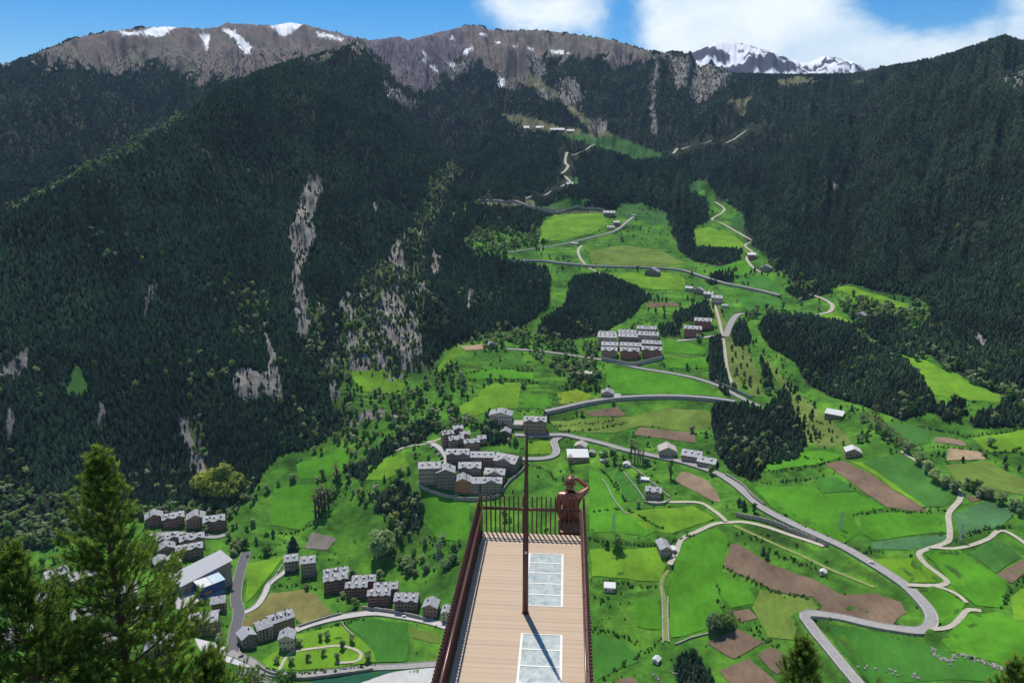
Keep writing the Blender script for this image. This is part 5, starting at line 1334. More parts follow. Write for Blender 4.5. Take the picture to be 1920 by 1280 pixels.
# stone walls round the building groups and lanes: (height, thickness, label, line)
WALLS = [
 (4, 'curved stone wall under the left of the apartment complex', [(785,905),(790,916),(815,926),(845,934),(858,932)]),
 (4, 'stone wall under the orange-fronted block of the complex', [(850,937),(895,938),(935,932)]),
 (3, 'stone wall along the right side of the complex', [(940,925),(955,905),(975,888),(985,876)]),
 (5, 'tall pale retaining wall under the upper apartments', [(1128,676),(1160,682),(1185,686),(1215,680),(1242,674)]),
 (3.5, 'wall below the terrace row garages', [(680,1142),(740,1150),(800,1163)]),
 (2.2, 'curved wall in front of the walled villa', [(1208,942),(1225,946),(1245,945),(1257,938)]),
 (1.6, 'left pale wall of the villa garden', [(1168,886),(1190,912),(1208,938)]),
 (1.6, 'right pale wall of the villa garden', [(1180,872),(1215,900),(1245,925),(1256,934)]),
 (1.3, 'dry stone wall running down the meadow beside the statue', [(1128,898),(1140,915),(1150,935),(1165,955),(1176,965)]),
 (1.3, 'pale dry stone wall left of the grassy lane', [(1240,1100),(1242,1150),(1243,1207)]),
 (1.3, 'pale dry stone wall right of the grassy lane', [(1252,1120),(1252,1160),(1254,1205)]),
 (1.3, 'field wall above the round ploughed plot', [(1265,1208),(1300,1195),(1328,1188)]),
 (1.2, 'stone wall beside the long lane to the two houses', [(505,1092),(520,1075),(535,1050),(540,1040)]),
 (2.5, 'dark wall below the orchard road', [(480,1248),(510,1264),(560,1274),(620,1268),(700,1256)]),
 (2.5, 'low wall in front of the dry field', [(560,1176),(600,1163),(640,1152)]),
 (1.2, 'field wall left of the green plot by the road', [(640,1166),(650,1180),(665,1192)]),
 (5, 'bare rock wall above the highest road', [(905,373),(950,370),(985,372)]),
 (4, 'rock wall along the straight high road', [(1000,398),(1060,396),(1130,394)]),
 (4, 'wall behind the main road under the dark wood', [(1360,893),(1390,912),(1412,935),(1432,950)]),
 (3.5, 'wall between the main road and the side lane', [(1380,966),(1440,978),(1490,997),(1530,1015)]),
 (3, 'wall along the track under the dark wood', [(1340,716),(1372,730),(1408,746)]),
]
wall_pale = material('wall_pale_stone', (.36, .33, .29), .9, .15, var=.3, scale=.8, bump=.4, bscale=2)
for i, (hg, lb, px) in enumerate(WALLS):
    w = [cast(*p) for p in px]; L2 = smooth_line([(p.x, p.y) for p in w], 2.5); zz = z_at(L2[:, 0], L2[:, 1])
    n_ = len(zz); jt = .18 * rng.standard_normal(n_) * min(1, hg / 3)
    vs, fs = ribbon(L2, zz + jt, [(-.4, -2), (-.4, hg), (.4, hg), (.4, -2)])
    o = obj('stone_wall', mesh_from('stone_wall', vs, fs, wall_pale if 'pale' in lb or hg < 1.7 else MATS['stone_wall'])); tag(o, lb, 'wall', kind='thing')
# ------------------------------------------------------------------ viewing platform
DECK_Z = -10.0
ax = Vector((.074, 1, 0)).normalized(); HD = math.atan2(ax.x, ax.y)
plat = empty('viewing_platform', (.525, 18.03, DECK_Z), -HD)      # local: x right, y ahead, origin at the far edge centre
tag(plat, 'long viewing deck with tan boards and rust-brown railings over the valley', 'viewing platform')
M_PLANK = material('deck_board', (.475, .36, .255), .75, .25, var=.06, scale=2.5, stretch=(1.2, 14, 1), objvar=.045, bump=.15, bscale=12)
M_RUST = material('brown_steel', (.105, .043, .036), .45, .45, var=.25, scale=3)
M_STEEL = material('brown_tube', (.15, .065, .055), .28, .6, metal=.3, var=.15, scale=3)
M_ALU = material('cream_frame', (.72, .69, .62), .5, .4, var=.05, scale=3)
M_BEAM = material('steel_beam', (.10, .055, .045), .6, .4, var=.2, scale=2)
HWd, NEAR = 1.315, -9.6
def pane_material():
    m = bpy.data.materials.new('frosted_glass'); m.use_nodes = True
    nt = m.node_tree; N, L = nt.nodes, nt.links; p = N['Principled BSDF']
    tc = N.new('ShaderNodeTexCoord'); n = N.new('ShaderNodeTexNoise'); n.inputs['Scale'].default_value = 5.5; n.inputs['Detail'].default_value = 7; n.inputs['Roughness'].default_value = .7
    oi = N.new('ShaderNodeObjectInfo'); ad = N.new('ShaderNodeVectorMath'); ad.operation = 'ADD'
    cx = N.new('ShaderNodeCombineXYZ'); mu = N.new('ShaderNodeMath'); mu.operation = 'MULTIPLY'; mu.inputs[1].default_value = 40
    L.new(oi.outputs['Random'], mu.inputs[0]); L.new(mu.outputs[0], cx.inputs[0]); L.new(tc.outputs['Object'], ad.inputs[0]); L.new(cx.outputs[0], ad.inputs[1])
    L.new(ad.outputs[0], n.inputs['Vector'])
    cr = N.new('ShaderNodeValToRGB'); e = cr.color_ramp.elements
    e[0].position = .33; e[0].color = (.25, .31, .31, 1); e[1].position = .72; e[1].color = (.53, .56, .52, 1)
    L.new(n.outputs[0], cr.inputs[0]); L.new(cr.outputs[0], p.inputs['Base Color'])
    rr = N.new('ShaderNodeMapRange'); rr.inputs['To Min'].default_value = .12; rr.inputs['To Max'].default_value = .55; L.new(n.outputs[0], rr.inputs['Value'])
    L.new(rr.outputs[0], p.inputs['Roughness'])
    p.inputs['Specular IOR Level'].default_value = .6
    return m
M_PANE = pane_material()
# glass panels in deck coordinates (x0, x1, y0, y1)
PW = .142
GLASS = [(-.02, .87, -23 * PW, -7 * PW), (-.02, .87, -48 * PW, -30 * PW)]
pl_full = None
def plank_mesh(w):
    b = MB(); b.box(-w / 2, w / 2, 0, PW - .004, -.03, 0)
    return mesh_from('plank', b.v, b.f, M_PLANK)
_pc = {}
y = -PW
while y > NEAR:
    segs = [(-HWd, HWd)]
    for gx0, gx1, gy0, gy1 in GLASS:
        if y + PW > gy0 + .01 and y < gy1 - .01: segs = [(-HWd, gx0 - .002), (gx1 + .002, HWd)]
    for a, b in segs:
        k = round(b - a, 3)
        if k not in _pc: _pc[k] = plank_mesh(b - a)
        obj('plank', _pc[k], plat, ((a + b) / 2, y, random.uniform(-.0015, .0015)))
    y -= PW
for gx0, gx1, gy0, gy1 in GLASS:
    f = MB(); t = .05
    f.box(gx0, gx0 + t, gy0, gy1, -.05, .008); f.box(gx1 - t, gx1, gy0, gy1, -.05, .008)
    n = 5; st_ = (gy1 - gy0) / n
    for k in range(n + 1):
        yy = gy0 + st_ * k; hw = .018 if 0 < k < n else .025
        f.box(gx0 + t, gx1 - t, max(gy0, yy - hw), min(gy1, yy + hw), -.05, .006)
    fr = f.build('glass_floor_frame', M_ALU, plat)
    g = MB(); g.box(gx0 + t, gx1 - t, 0, st_ - .04, -.03, -.002); gm = mesh_from('pane', g.v, g.f, M_PANE)
    for k in range(n): obj('pane', gm, fr, (0, gy0 + st_ * k + .02, 0))
# railings
bal = MB(); bal.box(-.02, .02, -.007, .007, -.28, 1.07); BALM = mesh_from('baluster', bal.v, bal.f, M_RUST)
SP = .119
xs = np.arange(-HWd - .03, HWd + .06, .1235)
for x in xs: obj('baluster', BALM, plat, (x, .05, 0), (0, 0, R(90)), (.8, 2.6, 1))
ys = np.arange(.03, NEAR, -.1)
for s in (-1, 1):
    for q in ys: obj('baluster', BALM, plat, (s * (HWd + .075), q, 0), (0, 0, 0), (.9, 1.2, 1))
    t = MB(); xx = s * (HWd - .02)
    t.tube([(xx, NEAR, .80), (xx, -.06, .80)], .021, 8); t.build('handrail', M_STEEL, plat, True)
    t = MB(); t.box(*(sorted((s * (HWd + .02), s * (HWd + .045)))), NEAR, .02, .70, .76); t.build('rail_flat', M_RUST, plat)
    for q in np.arange(-.3, NEAR, -1.2):
        t = MB(); t.tube([(xx, q, .79), (s * (HWd + .03), q, .73)], .012, 6); t.build('bracket', M_STEEL, plat)
    t = MB(); t.box(*(sorted((s * (HWd + .03), s * (HWd + .055)))), NEAR, .02, -.3, .05); t.build('toe_plate', M_RUST, plat)
t = MB(); t.tube([(-HWd + .02, -.05, .76), (HWd - .02, -.05, .76)], .026, 8); t.build('handrail', M_STEEL, plat, True)
t = MB(); t.box(-HWd, HWd, .012, .03, .66, .72); t.build('rail_flat', M_RUST, plat)
t = MB(); t.box(-HWd, HWd, -.03, .03, -.35, -.012); t.build('end_beam', M_BEAM, plat)
for x in (-.95, .95):
    t = MB(); t.box(x - .15, x + .15, NEAR - 4, -.05, -.75, -.055); t.build('support_beam', M_BEAM, plat)
t = MB()
for q in np.arange(-.5, NEAR, -1.5): t.box(-HWd, HWd, q - .06, q + .06, -.054, -.031)
o = t.build('joist', M_BEAM, plat)
# the tapered mast on the deck
mast = empty('mast', (.298, 14.51, DECK_Z))
tag(mast, 'tall tapered brown steel mast standing on the deck', 'mast')
t = MB(); t.tube([(0, 0, 0), (0, 0, 1.5), (.005, 0, 3.0), (.012, 0, 4.1), (.014, 0, 4.47)], [.066, .062, .046, .026, .010], 16); t.build('pole', M_RUST, mast, True)
t = MB(); t.tube([(0, 0, 0), (0, 0, .015)], [.085, .08], 16); t.build('base_ring', M_BEAM, mast)
t = MB(); t.box(-.02, .03, -.068, -.058, 1.5, 1.56); t.build('sticker', M_ALU, mast)

# ------------------------------------------------------------------ bronze statue
def statue():
    K = 1.56                                                     # larger than life
    base = plat.matrix_world if False else None
    px, py = 1.60, 18.62
    root = empty('statue', (px, py, DECK_Z), 0)
    tag(root, 'bronze seated man with hand raised to brow beyond the deck end', 'statue')
    m = material('bronze', (.33, .13, .075), .34, .6, metal=.35, var=.35, scale=2.2, bump=.2, bscale=7)
    # joints (life size, metres; y ahead away from camera), radius
    J = dict(pel=((0, 0, .10), .14), wst=((0, .0, .28), .105), che=((0, .02, .46), .165), nb=((0, .02, .575), .085), nk=((0, .035, .635), .06), hd=((-.005, .055, .70), .083), top=((-.005, .06, .80), .088), crown=((-.005, .06, .862), .06),
             ls=((-.185, .02, .53), .068), le=((-.205, .0, .27), .048), lw=((-.17, .12, .06), .034), lh=((-.15, .17, .03), .035),
             rs=((.185, .02, .53), .068), re=((.335, .16, .60), .047), rw=((.14, .22, .735), .034), rh=((.085, .215, .765), .036),
             lhip=((-.10, .08, .08), .095), lk=((-.12, .46, .09), .068), la=((-.12, .48, -.33), .045), lt=((-.12, .62, -.37), .04),
             rhip=((.10, .08, .08), .095), rk=((.12, .46, .09), .068), ra=((.12, .48, -.33), .045), rt=((.12, .62, -.37), .04))
    E = [('pel','wst'),('wst','che'),('che','nb'),('nb','nk'),('nk','hd'),('hd','top'),('top','crown'),('che','ls'),('ls','le'),('le','lw'),('lw','lh'),('che','rs'),('rs','re'),('re','rw'),('rw','rh'),
         ('pel','lhip'),('lhip','lk'),('lk','la'),('la','lt'),('pel','rhip'),('rhip','rk'),('rk','ra'),('ra','rt')]
    nm = list(J); me = bpy.data.meshes.new('body')
    me.from_pydata([tuple(K * c for c in J[k][0]) for k in nm], [(nm.index(a), nm.index(b)) for a, b in E], [])
    o = obj('body', me, root)
    mod = o.modifiers.new('skin', 'SKIN'); mod.use_smooth_shade = True
    for i, k in enumerate(nm):
        sv = me.skin_vertices[0].data[i]; r = J[k][1] * K
        sv.radius = (r * (1.18 if k in ('che', 'wst', 'pel') else 1), r * (.82 if k in ('che', 'wst', 'pel') else 1)); sv.use_root = (k == 'pel')
    ss = o.modifiers.new('sub', 'SUBSURF'); ss.levels = 2; ss.render_levels = 2
    dg = bpy.context.evaluated_depsgraph_get(); em = bpy.data.meshes.new_from_object(o.evaluated_get(dg))
    o.modifiers.clear(); o.data = em; em.materials.clear(); em.materials.append(m); em.shade_smooth()
    # fingers of both hands
    for (bx, by, bz), (fx, fy, fz), nme in (((.075, .225, .77), (-.075, .03, .025), 'raised_hand'), ((-.145, .18, .03), (.02, .085, -.02), 'resting_hand')):
        h = MB()
        for k in range(4):
            o2 = (k - 1.5) * .017
            p0 = Vector((bx, by + (o2 if nme == 'raised_hand' else 0), bz + (0 if nme == 'raised_hand' else 0))) + (Vector((0, 0, o2 * .4)) if nme == 'raised_hand' else Vector((o2, 0, 0)))
            ln = (1.0, 1.12, 1.05, .82)[k]; d = Vector((fx, fy, fz)) * ln
            h.tube([p0 * K, (p0 + d * .5 + Vector((0, 0, .006))) * K, (p0 + d) * K], [.010 * K, .009 * K, .007 * K], 6)
        p0 = Vector((bx, by, bz)); d = Vector((fx * .5, fy * .5 - .045, fz - .02))
        h.tube([p0 * K, (p0 + d * .6) * K, (p0 + d) * K], [.011 * K, .010 * K, .008 * K], 6)
        h.build(nme, m, root, True)
    # ears, nose, hair
    e = MB()
    for s in (-1, 1): e.tube([((-.005 + s * .088) * K, .055 * K, .70 * K), ((-.005 + s * .098) * K, .045 * K, .735 * K), ((-.005 + s * .09) * K, .05 * K, .76 * K)], [.012 * K, .018 * K, .012 * K], 6)
    e.build('ears', m, root, True)
    n_ = MB(); n_.tube([(-.005 * K, .135 * K, .765 * K), (-.005 * K, .162 * K, .725 * K), (-.005 * K, .14 * K, .712 * K)], [.010 * K, .017 * K, .012 * K], 6); n_.build('nose', m, root, True)
    v, f = ICO2; g = np.random.default_rng(3)
    hv = v * np.array([.089, .098, .082]) * (1 + .035 * g.standard_normal((len(v), 1))) + np.array([-.005, .052, .792]); 
    hm = MB(); hm.add(hv * K, f); hm.build('hair', material('bronze_dark', (.2, .08, .05), .4, .6, metal=.3, var=.4, scale=6, bump=.5, bscale=14), root, True)
    # the beam he sits on
    b = MB(); b.box(-.3, .3, -.5, .42, -.45, -.01); b.build('seat_block', material('corten_seat', (.30, .16, .09), .6, .3, var=.2, scale=2), root)
statue()
# ------------------------------------------------------------------ single trees one can pick out
def tree_at(mesh, mh, label, u, v, hpx, name='tree', cat='tree', group=None, wide=1.):
    P = cast(u, v); s = (P.y * cP - P.z * sP) / F; dn = math.atan2(-P.z, math.hypot(P.x, P.y))
    k = hpx * s / math.cos(dn) / mh
    o = obj(name, mesh, None, P, (0, 0, random.random() * 6.28), (k * wide, k * wide, k)); tag(o, label, cat, group)
POPB = [leafy_mesh('bare_poplar', 40 + i, M_TWIG, 14, 2.6, 9, 330, .1, .7, bare=True) for i in range(2)]
POPG = leafy_mesh('poplar', 45, M_LEAF, 14, 3.2, 12, 260, .08, .55)
BARE = [leafy_mesh('bare_tree', 50 + i, M_TWIG, 8, 6, 9, 330, .25, .8, bare=True) for i in range(2)]
ROUND = [leafy_mesh('round_tree', 60 + i, m, 8, 8, 11, 520, .12, .62) for i, m in enumerate((M_LIGHT, M_LEAF, M_YEL))]
BALL = leafy_mesh('ball_tree', 64, M_LEAF, 5, 4.2, 8, 160, .3, .5)
for i, (u, v, h) in enumerate(((1183, 868, 40), (1190, 869, 42), (1196, 870, 40), (1205, 872, 36), (1200, 871, 30))):
    tree_at(POPB[i % 2], 14, 'thin leafless poplar in the row beside the main road', u, v, h, 'poplar_tree', 'tree', 'leafless poplars beside the main road')
tree_at(POPG, 14, 'dense green poplar between the road and the pale ploughed field', 1257, 897, 40, 'poplar_tree')
for i, (u, v, h) in enumerate(((592, 970, 52), (598, 966, 56), (604, 962, 58), (610, 958, 52), (616, 952, 45))):
    tree_at(POPB[i % 2], 14, 'tall brownish poplar in the row beside the left meadow', u, v, h, 'poplar_tree', 'tree', 'brownish poplars beside the left meadow', 1.5)
tree_at(POPB[0], 14, 'yellowish poplar above the brownish poplar row', 632, 905, 42, 'poplar_tree', wide=1.7)
tree_at(ROUND[2], 8, 'large yellow-green tree above the chalet blocks, left of two', 393, 935, 52, 'broadleaf_tree')
tree_at(ROUND[2], 8, 'large yellow-green tree above the chalet blocks, right of two', 422, 938, 62, 'broadleaf_tree')
tree_at(ROUND[0], 8, 'big pale green tree on the slope left of the deck', 716, 1042, 46, 'broadleaf_tree')
tree_at(CONIFERS[2], 9.5, 'dark bushy conifer above the two lane-end houses', 551, 1032, 38, 'conifer_tree', 'conifer', wide=1.5)
tree_at(ROUND[1], 8, 'round green bush tree in the meadow left of the lane', 503, 1040, 19, 'broadleaf_tree')
tree_at(ROUND[1], 8, 'green tree casting shade on the meadow right of the railing', 1160, 1030, 26, 'broadleaf_tree')
tree_at(CONIFERS[3], 8, 'dark small conifer beside the tree right of the railing', 1138, 1028, 22, 'conifer_tree', 'conifer')
for i, (u, v, h, w) in enumerate(((1337, 1184, 28, 'left'), (1352, 1178, 26, 'middle'), (1366, 1178, 28, 'right'))):
    tree_at(ROUND[0 if i == 0 else 1], 8, f'{w} of three round trees above the lower ploughed plots', u, v, h, 'broadleaf_tree')
for u, v, h, w in ((527, 1278, 20, 'left'), (537, 1287, 20, 'lower'), (548, 1280, 22, 'right')):
    tree_at(BALL, 5, f'{w} ball-shaped tree beside the sports pitch', u, v, h, 'ball_tree')
for i, (u, v) in enumerate(((600, 1200), (613, 1196), (641, 1216), (560, 1212), (577, 1238), (520, 1242), (660, 1202), (690, 1236), (606, 1228), (545, 1245), (632, 1240))):
    tree_at(LEAFTREES[1 + i % 2], 7, 'small light green fruit tree in the orchard with the curved path', u, v, 13 + i % 4, 'fruit_tree', 'tree', 'fruit trees in the orchard')
for i, (u, v) in enumerate(((1385, 948), (1394, 955), (1430, 1038), (1438, 1048), (1468, 905), (1492, 903), (1475, 902))):
    tree_at(CONIFERS[i % 4], 10, 'dark conifer beside the main road', u, v, 22 if i < 4 else 10, 'conifer_tree', 'conifer', 'dark conifers beside the main road', 1.3)
for i, (u, v) in enumerate(((1640, 805), (1650, 811), (1659, 818), (1668, 824), (1680, 832), (1690, 842), (1641, 782), (1626, 796), (1068, 877))):
    tree_at(BARE[i % 2], 8, 'leafless brown tree along the stream on the right' if i < 8 else 'leafless tree at the left end of the white-roofed hall', u, v, 24, 'bare_tree', 'tree', 'leafless trees along the stream' if i < 8 else None)
tree_at(ROUND[0], 8, 'lone round tree in the far right meadow', 1857, 836, 16, 'broadleaf_tree')
for i, (u, v) in enumerate(((1702, 850), (1722, 870), (1738, 885), (1752, 902), (1770, 912), (1790, 922), (1850, 935), (1875, 945), (1900, 955))):
    tree_at(ROUND[0], 8, 'pale green round tree beside the stream track on the right', u, v, 22, 'broadleaf_tree', 'tree', 'pale round trees beside the stream track', 1.1)

# ------------------------------------------------------------------ pylons and poles
M_GALV = material('galvanised_steel', (.42, .43, .44), .5, .4, metal=.5)
def pylon(label, u, v, hpx):
    P = cast(u, v); s = (P.y * cP - P.z * sP) / F; dn = math.atan2(-P.z, math.hypot(P.x, P.y)); H = hpx * s / math.cos(dn)
    root = empty('power_pylon', P, -math.atan2(P.x, P.y) + .4); tag(root, label, 'pylon')
    m = MB(); b = H * .085; t = H * .014; w = lambda z: b + (t - b) * (z / H)
    cs = [(-1, -1), (1, -1), (1, 1), (-1, 1)]
    for a, c in cs: m.tube([(a * b, c * b, -1), (a * t, c * t, H)], .11, 4)
    n = 7; zs = [H * (1 - (1 - k / n) ** 1.25) for k in range(n + 1)]
    for k in range(n):
        for i in range(4):
            p, q = cs[i], cs[(i + 1) % 4]; z0, z1 = zs[k], zs[k + 1]
            m.tube([(p[0] * w(z0), p[1] * w(z0), z0), (q[0] * w(z1), q[1] * w(z1), z1)], .06, 3, cap=False)
            m.tube([(q[0] * w(z0), q[1] * w(z0), z0), (p[0] * w(z1), p[1] * w(z1), z1)], .06, 3, cap=False)
    m.build('lattice_tower', M_GALV, root)
    for z in (.72, .84, .95):
        a = MB(); L_ = H * (.16 if z < .9 else .1)
        for sgn in (-1, 1):
            a.tube([(0, 0, H * z + .35), (sgn * L_, 0, H * z)], .09, 4); a.tube([(0, 0, H * z - .5), (sgn * L_, 0, H * z)], .07, 4)
            a.tube([(sgn * L_, 0, H * z), (sgn * L_, 0, H * z - 1.3)], .08, 4)
        a.build('cross_arm', M_GALV, root)
pylon('lattice power pylon on the slope left of the deck', 823, 1062, 48)
pylon('lattice power pylon in the bright meadow right of the main road', 1576, 992, 34)
pylon('lattice power pylon beside the winding track on the right', 1800, 1016, 36)
pylon('lattice pylon in the meadow just right of the statue', 1150, 998, 34)
pylon('lattice pylon on the scrubby slope of the left gully', 657, 695, 26)
pylon('lattice pylon at the foot of the left mountain', 376, 850, 28)

# ------------------------------------------------------------------ cars
def car_proto():
    b = MB()
    prof = [(-2.1, .35), (-2.15, .75), (-1.35, .88), (1.3, .92), (2.1, .85), (2.15, .4)]
    n = len(prof)
    vs = [(x, -.85, z) for x, z in prof] + [(x, .85, z) for x, z in prof]
    b.add(vs, [tuple(range(n))[::-1], tuple(range(n, 2 * n))] + [(i, (i + 1) % n, n + (i + 1) % n, n + i) for i in range(n)])
    body = mesh_from('body', b.v, b.f, None)
    c = MB(); pr = [(-1.2, .86), (-.6, 1.42), (1.0, 1.44), (1.75, .9)]
    vs = [(x, -.78 + (.1 if z > 1 else 0), z) for x, z in pr] + [(x, .78 - (.1 if z > 1 else 0), z) for x, z in pr]
    c.add(vs, [(3, 2, 1, 0), (4, 5, 6, 7)] + [(i, (i + 1) % 4, 4 + (i + 1) % 4, 4 + i) for i in range(4)])
    cab = mesh_from('cabin', c.v, c.f, M_GLASS)
    r = MB(); r.box(-.55, .95, -.66, .66, 1.425, 1.46); roof = mesh_from('roof_panel', r.v, r.f, None)
    w = MB(); w.tube([(0, -.1, 0), (0, .1, 0)], .33, 12); wh = mesh_from('wheel', w.v, w.f, material('tyre', (.02, .02, .02), .8, .2))
    return body, cab, roof, wh
CARM = car_proto()
PAINT = {k: material('paint_' + k, c, .3, .5) for k, c in dict(white=(.75, .75, .75), silver=(.45, .46, .48), red=(.45, .03, .03), blue=(.05, .1, .3), black=(.03, .03, .035)).items()}
def car(label, u, v, paint, rz, lift=1.0):
    P = cast(u, v); P.z += lift
    root = empty('car', P, R(rz)); tag(root, label, 'car')
    for k, me in (('body', CARM[0]), ('roof_panel', CARM[2])):
        q = me.copy(); q.materials.clear(); q.materials.append(PAINT[paint]); obj(k, q, root)
    obj('cabin', CARM[1], root)
    for x in (-1.35, 1.35):
        for y_ in (-.8, .8): obj('wheel', CARM[3], root, (x, y_, .33))
car('white car driving on the main road above the junction', 1634, 1059, 'white', -42, 1.55)
car('white car parked beside the terrace row', 758, 1157, 'white', -12, .65)
for i, (u, v, c) in enumerate(((806, 832, 'silver'), (811, 838, 'white'), (817, 846, 'blue'), (823, 853, 'silver'), (828, 860, 'black'), (829, 866, 'white'))):
    car(('first', 'second', 'third', 'fourth', 'fifth', 'lowest')[i] + f' car from the top in the car park of the complex, {c}', u, v, c, 35, .35)
for i, (u, v, c) in enumerate(((345, 1002, 'white'), (362, 1001, 'silver'), (375, 1003, 'red'), (388, 1004, 'white'))):
    car(('leftmost', 'second', 'third', 'rightmost')[i] + f' car on the street below the chalet blocks, {c}', u, v, c, 5, .8)
car('dark car on the square beside the village street', 452, 1232, 'black', 40, .45)
car('white car on the farmyard of the white-roofed hall', 1128, 850, 'white', 20, .3)
car('dark car on the verge inside the lower road hairpin', 1680, 1173, 'black', 0, .4)

# ------------------------------------------------------------------ boulders
ROCKS = []
for sd in range(3):
    g = np.random.default_rng(90 + sd); v, f = ICO1
    ROCKS.append(mesh_from('boulder', v * np.array([1, .75, .65]) * (1 + .22 * g.standard_normal((len(v), 1))), f, material('boulder_stone', (.33, .31, .275), .9, .15, var=.35, scale=1.5, objvar=.3)))
def boulders(name, label, lines, step, spread, size):
    pts = []
    for px in lines:
        w = [cast(*p) for p in px]; L2 = smooth_line([(p.x, p.y) for p in w], step)
        for _ in range(3): pts.append(L2 + rng.normal(0, spread, L2.shape))
    q = np.concatenate(pts); P = np.concatenate([q, z_at(q[:, 0], q[:, 1])[:, None] + .5], 1)
    stuff(name, P, rng.uniform(.5, 1.2, len(P)) * size, rng.integers(0, 3, len(P)), hidden_collection(name + '_kinds', ROCKS), label, 'boulders')
boulders('boulder_bank', 'bank of pale boulders across the lower right meadow', [[(1748, 1216), (1757, 1232), (1784, 1240), (1796, 1228), (1830, 1237), (1880, 1254), (1930, 1266)]], 1.3, .9, 1.0)
boulders('loose_boulders', 'loose pale boulders in the lower right meadow', [[(1612, 1248), (1640, 1256)], [(1668, 1256), (1690, 1262)], [(1708, 1266), (1722, 1272)]], 3, .9, 1.0)
boulders('river_boulders', 'grey boulder bank of the river beside the village square', [[(455, 1250), (470, 1265), (500, 1280)], [(448, 1258), (462, 1275), (480, 1290)], [(465, 1255), (490, 1272), (520, 1290)]], 1.3, 2.2, 1.1)
boulders('field_stones', 'pale stones along the path at the bottom right of the deck', [[(1222, 1262), (1240, 1280), (1250, 1290)], [(1262, 1262), (1280, 1275), (1290, 1290)]], 2.5, .8, .8)

# ------------------------------------------------------------------ foreground pines
M_NEED = leaf_material('pine_needles', (.07, .15, .02), .12, .34, var=.35, scale=2.5)
M_TIP = leaf_material('pine_shoot_tips', (.22, .31, .04), .12, .4, var=.3, scale=3)
M_PBARK = material('pine_bark', (.10, .068, .048), .9, .1, var=.35, scale=5, bump=.5, bscale=14)
M_DEAD = material('dead_twig', (.42, .37, .31), .85, .1, var=.2, scale=6)
def tuft_template(seed, n=34, L_=.27, nl=.11):
    """a bottlebrush shoot along +z: dark needles below, lighter at the tip"""
    g = np.random.default_rng(seed); vs, fs, mi = [], [], []
    for k in range(n):
        t = (k + .5) / n; z = L_ * t; a = k * 2.4 + g.random(); up = .35 + .9 * t
        d = np.array([math.cos(a), math.sin(a), up]); d /= np.linalg.norm(d)
        s = np.cross(d, [0, 0, 1.]); s /= np.linalg.norm(s); w = .010
        p = np.array([0, 0, z]); q = p + d * nl * g.uniform(.8, 1.15)
        b = len(vs); vs += [p - s * w, p + s * w, q + s * w * .7, q - s * w * .7]; fs.append((b, b + 1, b + 2, b + 3)); mi.append(1 if t > .72 else 0)
    return np.array(vs), np.array(fs), np.array(mi)
TUFTS = [tuft_template(i) for i in range(4)]
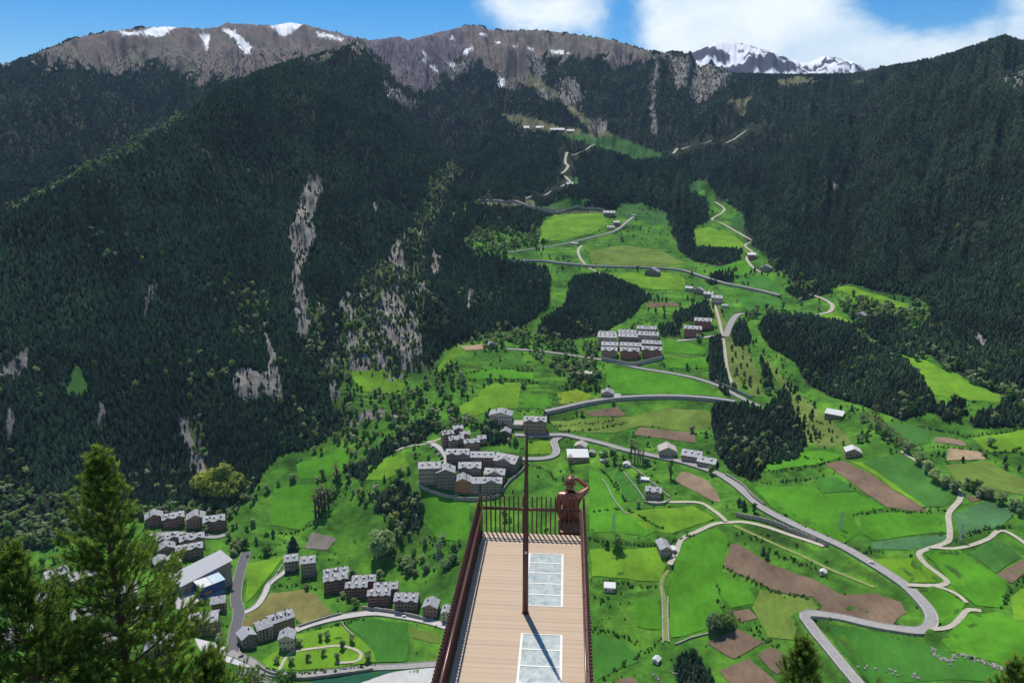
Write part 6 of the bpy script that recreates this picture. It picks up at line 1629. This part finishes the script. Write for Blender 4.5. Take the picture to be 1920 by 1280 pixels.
def big_pine(label, u, v, dep, crown=7.5, spread=.40, seed=1, dens=1.0, lean=0., top_len=.22):
    r = random.Random(seed); g = np.random.default_rng(seed)
    x, y_, z = ray_dir(u, v); top = Vector((x * dep, y_ * dep, z * dep))
    gz = float(z_at(top.x, top.y)); H = top.z - gz + .3
    root = empty('pine_tree', (top.x, top.y, gz - .3)); tag(root, label, 'pine')
    H += .0
    tr = MB(); pts, rad = [], []
    for k in range(15):
        f = k / 14; zz = H * f; pts.append((.10 * math.sin(f * 7 + seed) * (1 - f), .10 * math.cos(f * 5) * (1 - f), zz)); rad.append(max(.012, .20 * (1 - f) ** .9 * (H / 14)))
    tr.tube(pts, rad, 10); 
    def trunk_at(zz):
        f = zz / H; return Vector((.10 * math.sin(f * 7 + seed) * (1 - f), .10 * math.cos(f * 5) * (1 - f), zz))
    br = MB(); dead = MB(); T = []          # T: position, axis, scale, tip
    def shoot(p, ax_, s): T.append((p, ax_.normalized(), s))
    d = .05
    shoot(trunk_at(H - .05), Vector((0, 0, 1)), 1.3)
    while d < crown:
        nb = r.choice((4, 5, 5, 6)); ph = r.random() * 6.28
        for k in range(nb):
            a = ph + 6.283 * k / nb + r.uniform(-.25, .25)
            ln = (top_len + spread * max(0, d - .25)) * r.choice((.5, .75, .9, 1.0, 1.1, 1.2)) * r.uniform(.85, 1.1)
            el = R(62 - min(44, d * 10)) + r.uniform(-.25, .25)
            p0 = trunk_at(H - d); o = Vector((math.cos(a), math.sin(a), 0))
            bp = []
            n = max(3, int(ln / .19))
            for q in range(n + 1):
                f = q / n
                bp.append(p0 + o * (ln * f * math.cos(el)) + Vector((0, 0, ln * (math.sin(el) * f - .10 * f * (1 - f) * 2 + .16 * f * f))) + Vector((r.uniform(-.02, .02), r.uniform(-.02, .02), 0)))
            if d > 1.2 and r.random() < .06:
                dead.tube(bp[:max(3, n // 2 + 1)], [.014 * (1 - .6 * q / n) for q in range(max(3, n // 2 + 1))], 5); continue
            br.tube(bp, [max(.005, .006 + .012 * ln * (1 - q / n)) for q in range(n + 1)], 5, cap=False)
            end = (bp[-1] - bp[-2]).normalized()
            shoot(bp[-1], end + Vector((0, 0, .6)), r.uniform(.9, 1.25))
            for q in range(1, n):
                f = q / n
                if f < .28 and d > 1: continue
                if r.random() > dens: continue
                for s in (-1, 1):
                    side = Vector((-o.y, o.x, 0)) * s
                    tw = ln * .30 * (1 - .55 * f) * r.uniform(.5, 1.2) + .06
                    dirv = (o * .75 + side * r.uniform(.5, 1.0) + Vector((0, 0, r.uniform(.1, .6)))).normalized()
                    e = bp[q] + dirv * tw
                    br.tube([bp[q], e], [.006, .004], 3, cap=False)
                    shoot(e, dirv + Vector((0, 0, r.uniform(.5, 1.2))), r.uniform(.75, 1.15))
                    if tw > .22: shoot(bp[q] + dirv * tw * .55, dirv + Vector((r.uniform(-.6, .6), r.uniform(-.6, .6), r.uniform(.4, 1.3))), r.uniform(.7, 1.0))
                    if tw > .4: shoot(bp[q] + dirv * tw * .8 + Vector((0, 0, .02)), dirv + Vector((r.uniform(-1, 1), r.uniform(-1, 1), r.uniform(.3, 1.0))), r.uniform(.7, 1.0))
                shoot(bp[q], o * .4 + Vector((r.uniform(-.5, .5), r.uniform(-.5, .5), 1)), r.uniform(.6, .95))
        d += r.uniform(.2, .34) + .012 * d
    tr.build('trunk', M_PBARK, root, True); br.build('branches', M_PBARK, root, True)
    if dead.v: dead.build('dead_branches', M_DEAD, root, True)
    V_, F_, M_ = [], [], []; b = 0
    for i, (p, a, s) in enumerate(T):
        tv, tf, tm = TUFTS[i % 4]
        zx = a; xx = Vector((0, 1, 0)).cross(zx); xx = xx.normalized() if xx.length > .01 else Vector((1, 0, 0)); yy = zx.cross(xx)
        Mx = np.array([xx[:], yy[:], zx[:]])
        V_.append((tv * s) @ Mx + np.array(p[:])); F_.append(tf + b); M_.append(tm); b += len(tv)
    V_ = np.concatenate(V_).astype(np.float32); F_ = np.concatenate(F_).astype(np.int32); M_ = np.concatenate(M_).astype(np.int32)
    me = bpy.data.meshes.new('crown'); me.vertices.add(len(V_)); me.vertices.foreach_set('co', V_.ravel())
    me.loops.add(F_.size); me.loops.foreach_set('vertex_index', F_.ravel()); me.polygons.add(len(F_)); me.polygons.foreach_set('loop_start', np.arange(0, F_.size, 4, dtype=np.int32))
    me.materials.append(M_NEED); me.materials.append(M_TIP); me.polygons.foreach_set('material_index', M_); me.update(calc_edges=True)
    obj('crown', me, root)
    print(label, 'shoots', len(T), 'faces', len(F_))
big_pine('large green pine filling the lower left corner', 182, 868, 19.0, 7.6, .37, 1, .82)
big_pine('smaller pine at the left edge below the large one', 18, 1048, 17.5, 4.6, .40, 2, .9)
big_pine('low pine top at the bottom edge right of the large pine', 395, 1240, 21.0, 3.2, .55, 3, .9)
big_pine('pine top at the bottom edge below the main road', 1508, 1216, 24.0, 2.6, .45, 4, 1.0)
big_pine('tiny pine tip in the bottom right corner', 1914, 1258, 22.0, 1.8, .45, 5, 1.0)

# ------------------------------------------------------------------ haze
def haze():
    zmin = float(Z.min()) - 20; zmax = float(Z.max()) + 60
    h = MB(); h.box(-7500, 7500, -60, 8700, zmin, zmax)
    m = bpy.data.materials.new('haze'); m.use_nodes = True; nt = m.node_tree; nt.nodes.clear()
    o = nt.nodes.new('ShaderNodeOutputMaterial'); v = nt.nodes.new('ShaderNodeVolumePrincipled')
    v.inputs['Color'].default_value = (.42, .62, 1.0, 1); v.inputs['Density'].default_value = HAZE; v.inputs['Anisotropy'].default_value = .0
    nt.links.new(v.outputs[0], o.inputs['Volume'])
    ob = h.build('haze', m); tag(ob, 'thin blue haze filling the air of the valley', 'haze', kind='stuff')
    ob.visible_shadow = True
HAZE = 2.9e-5
haze()
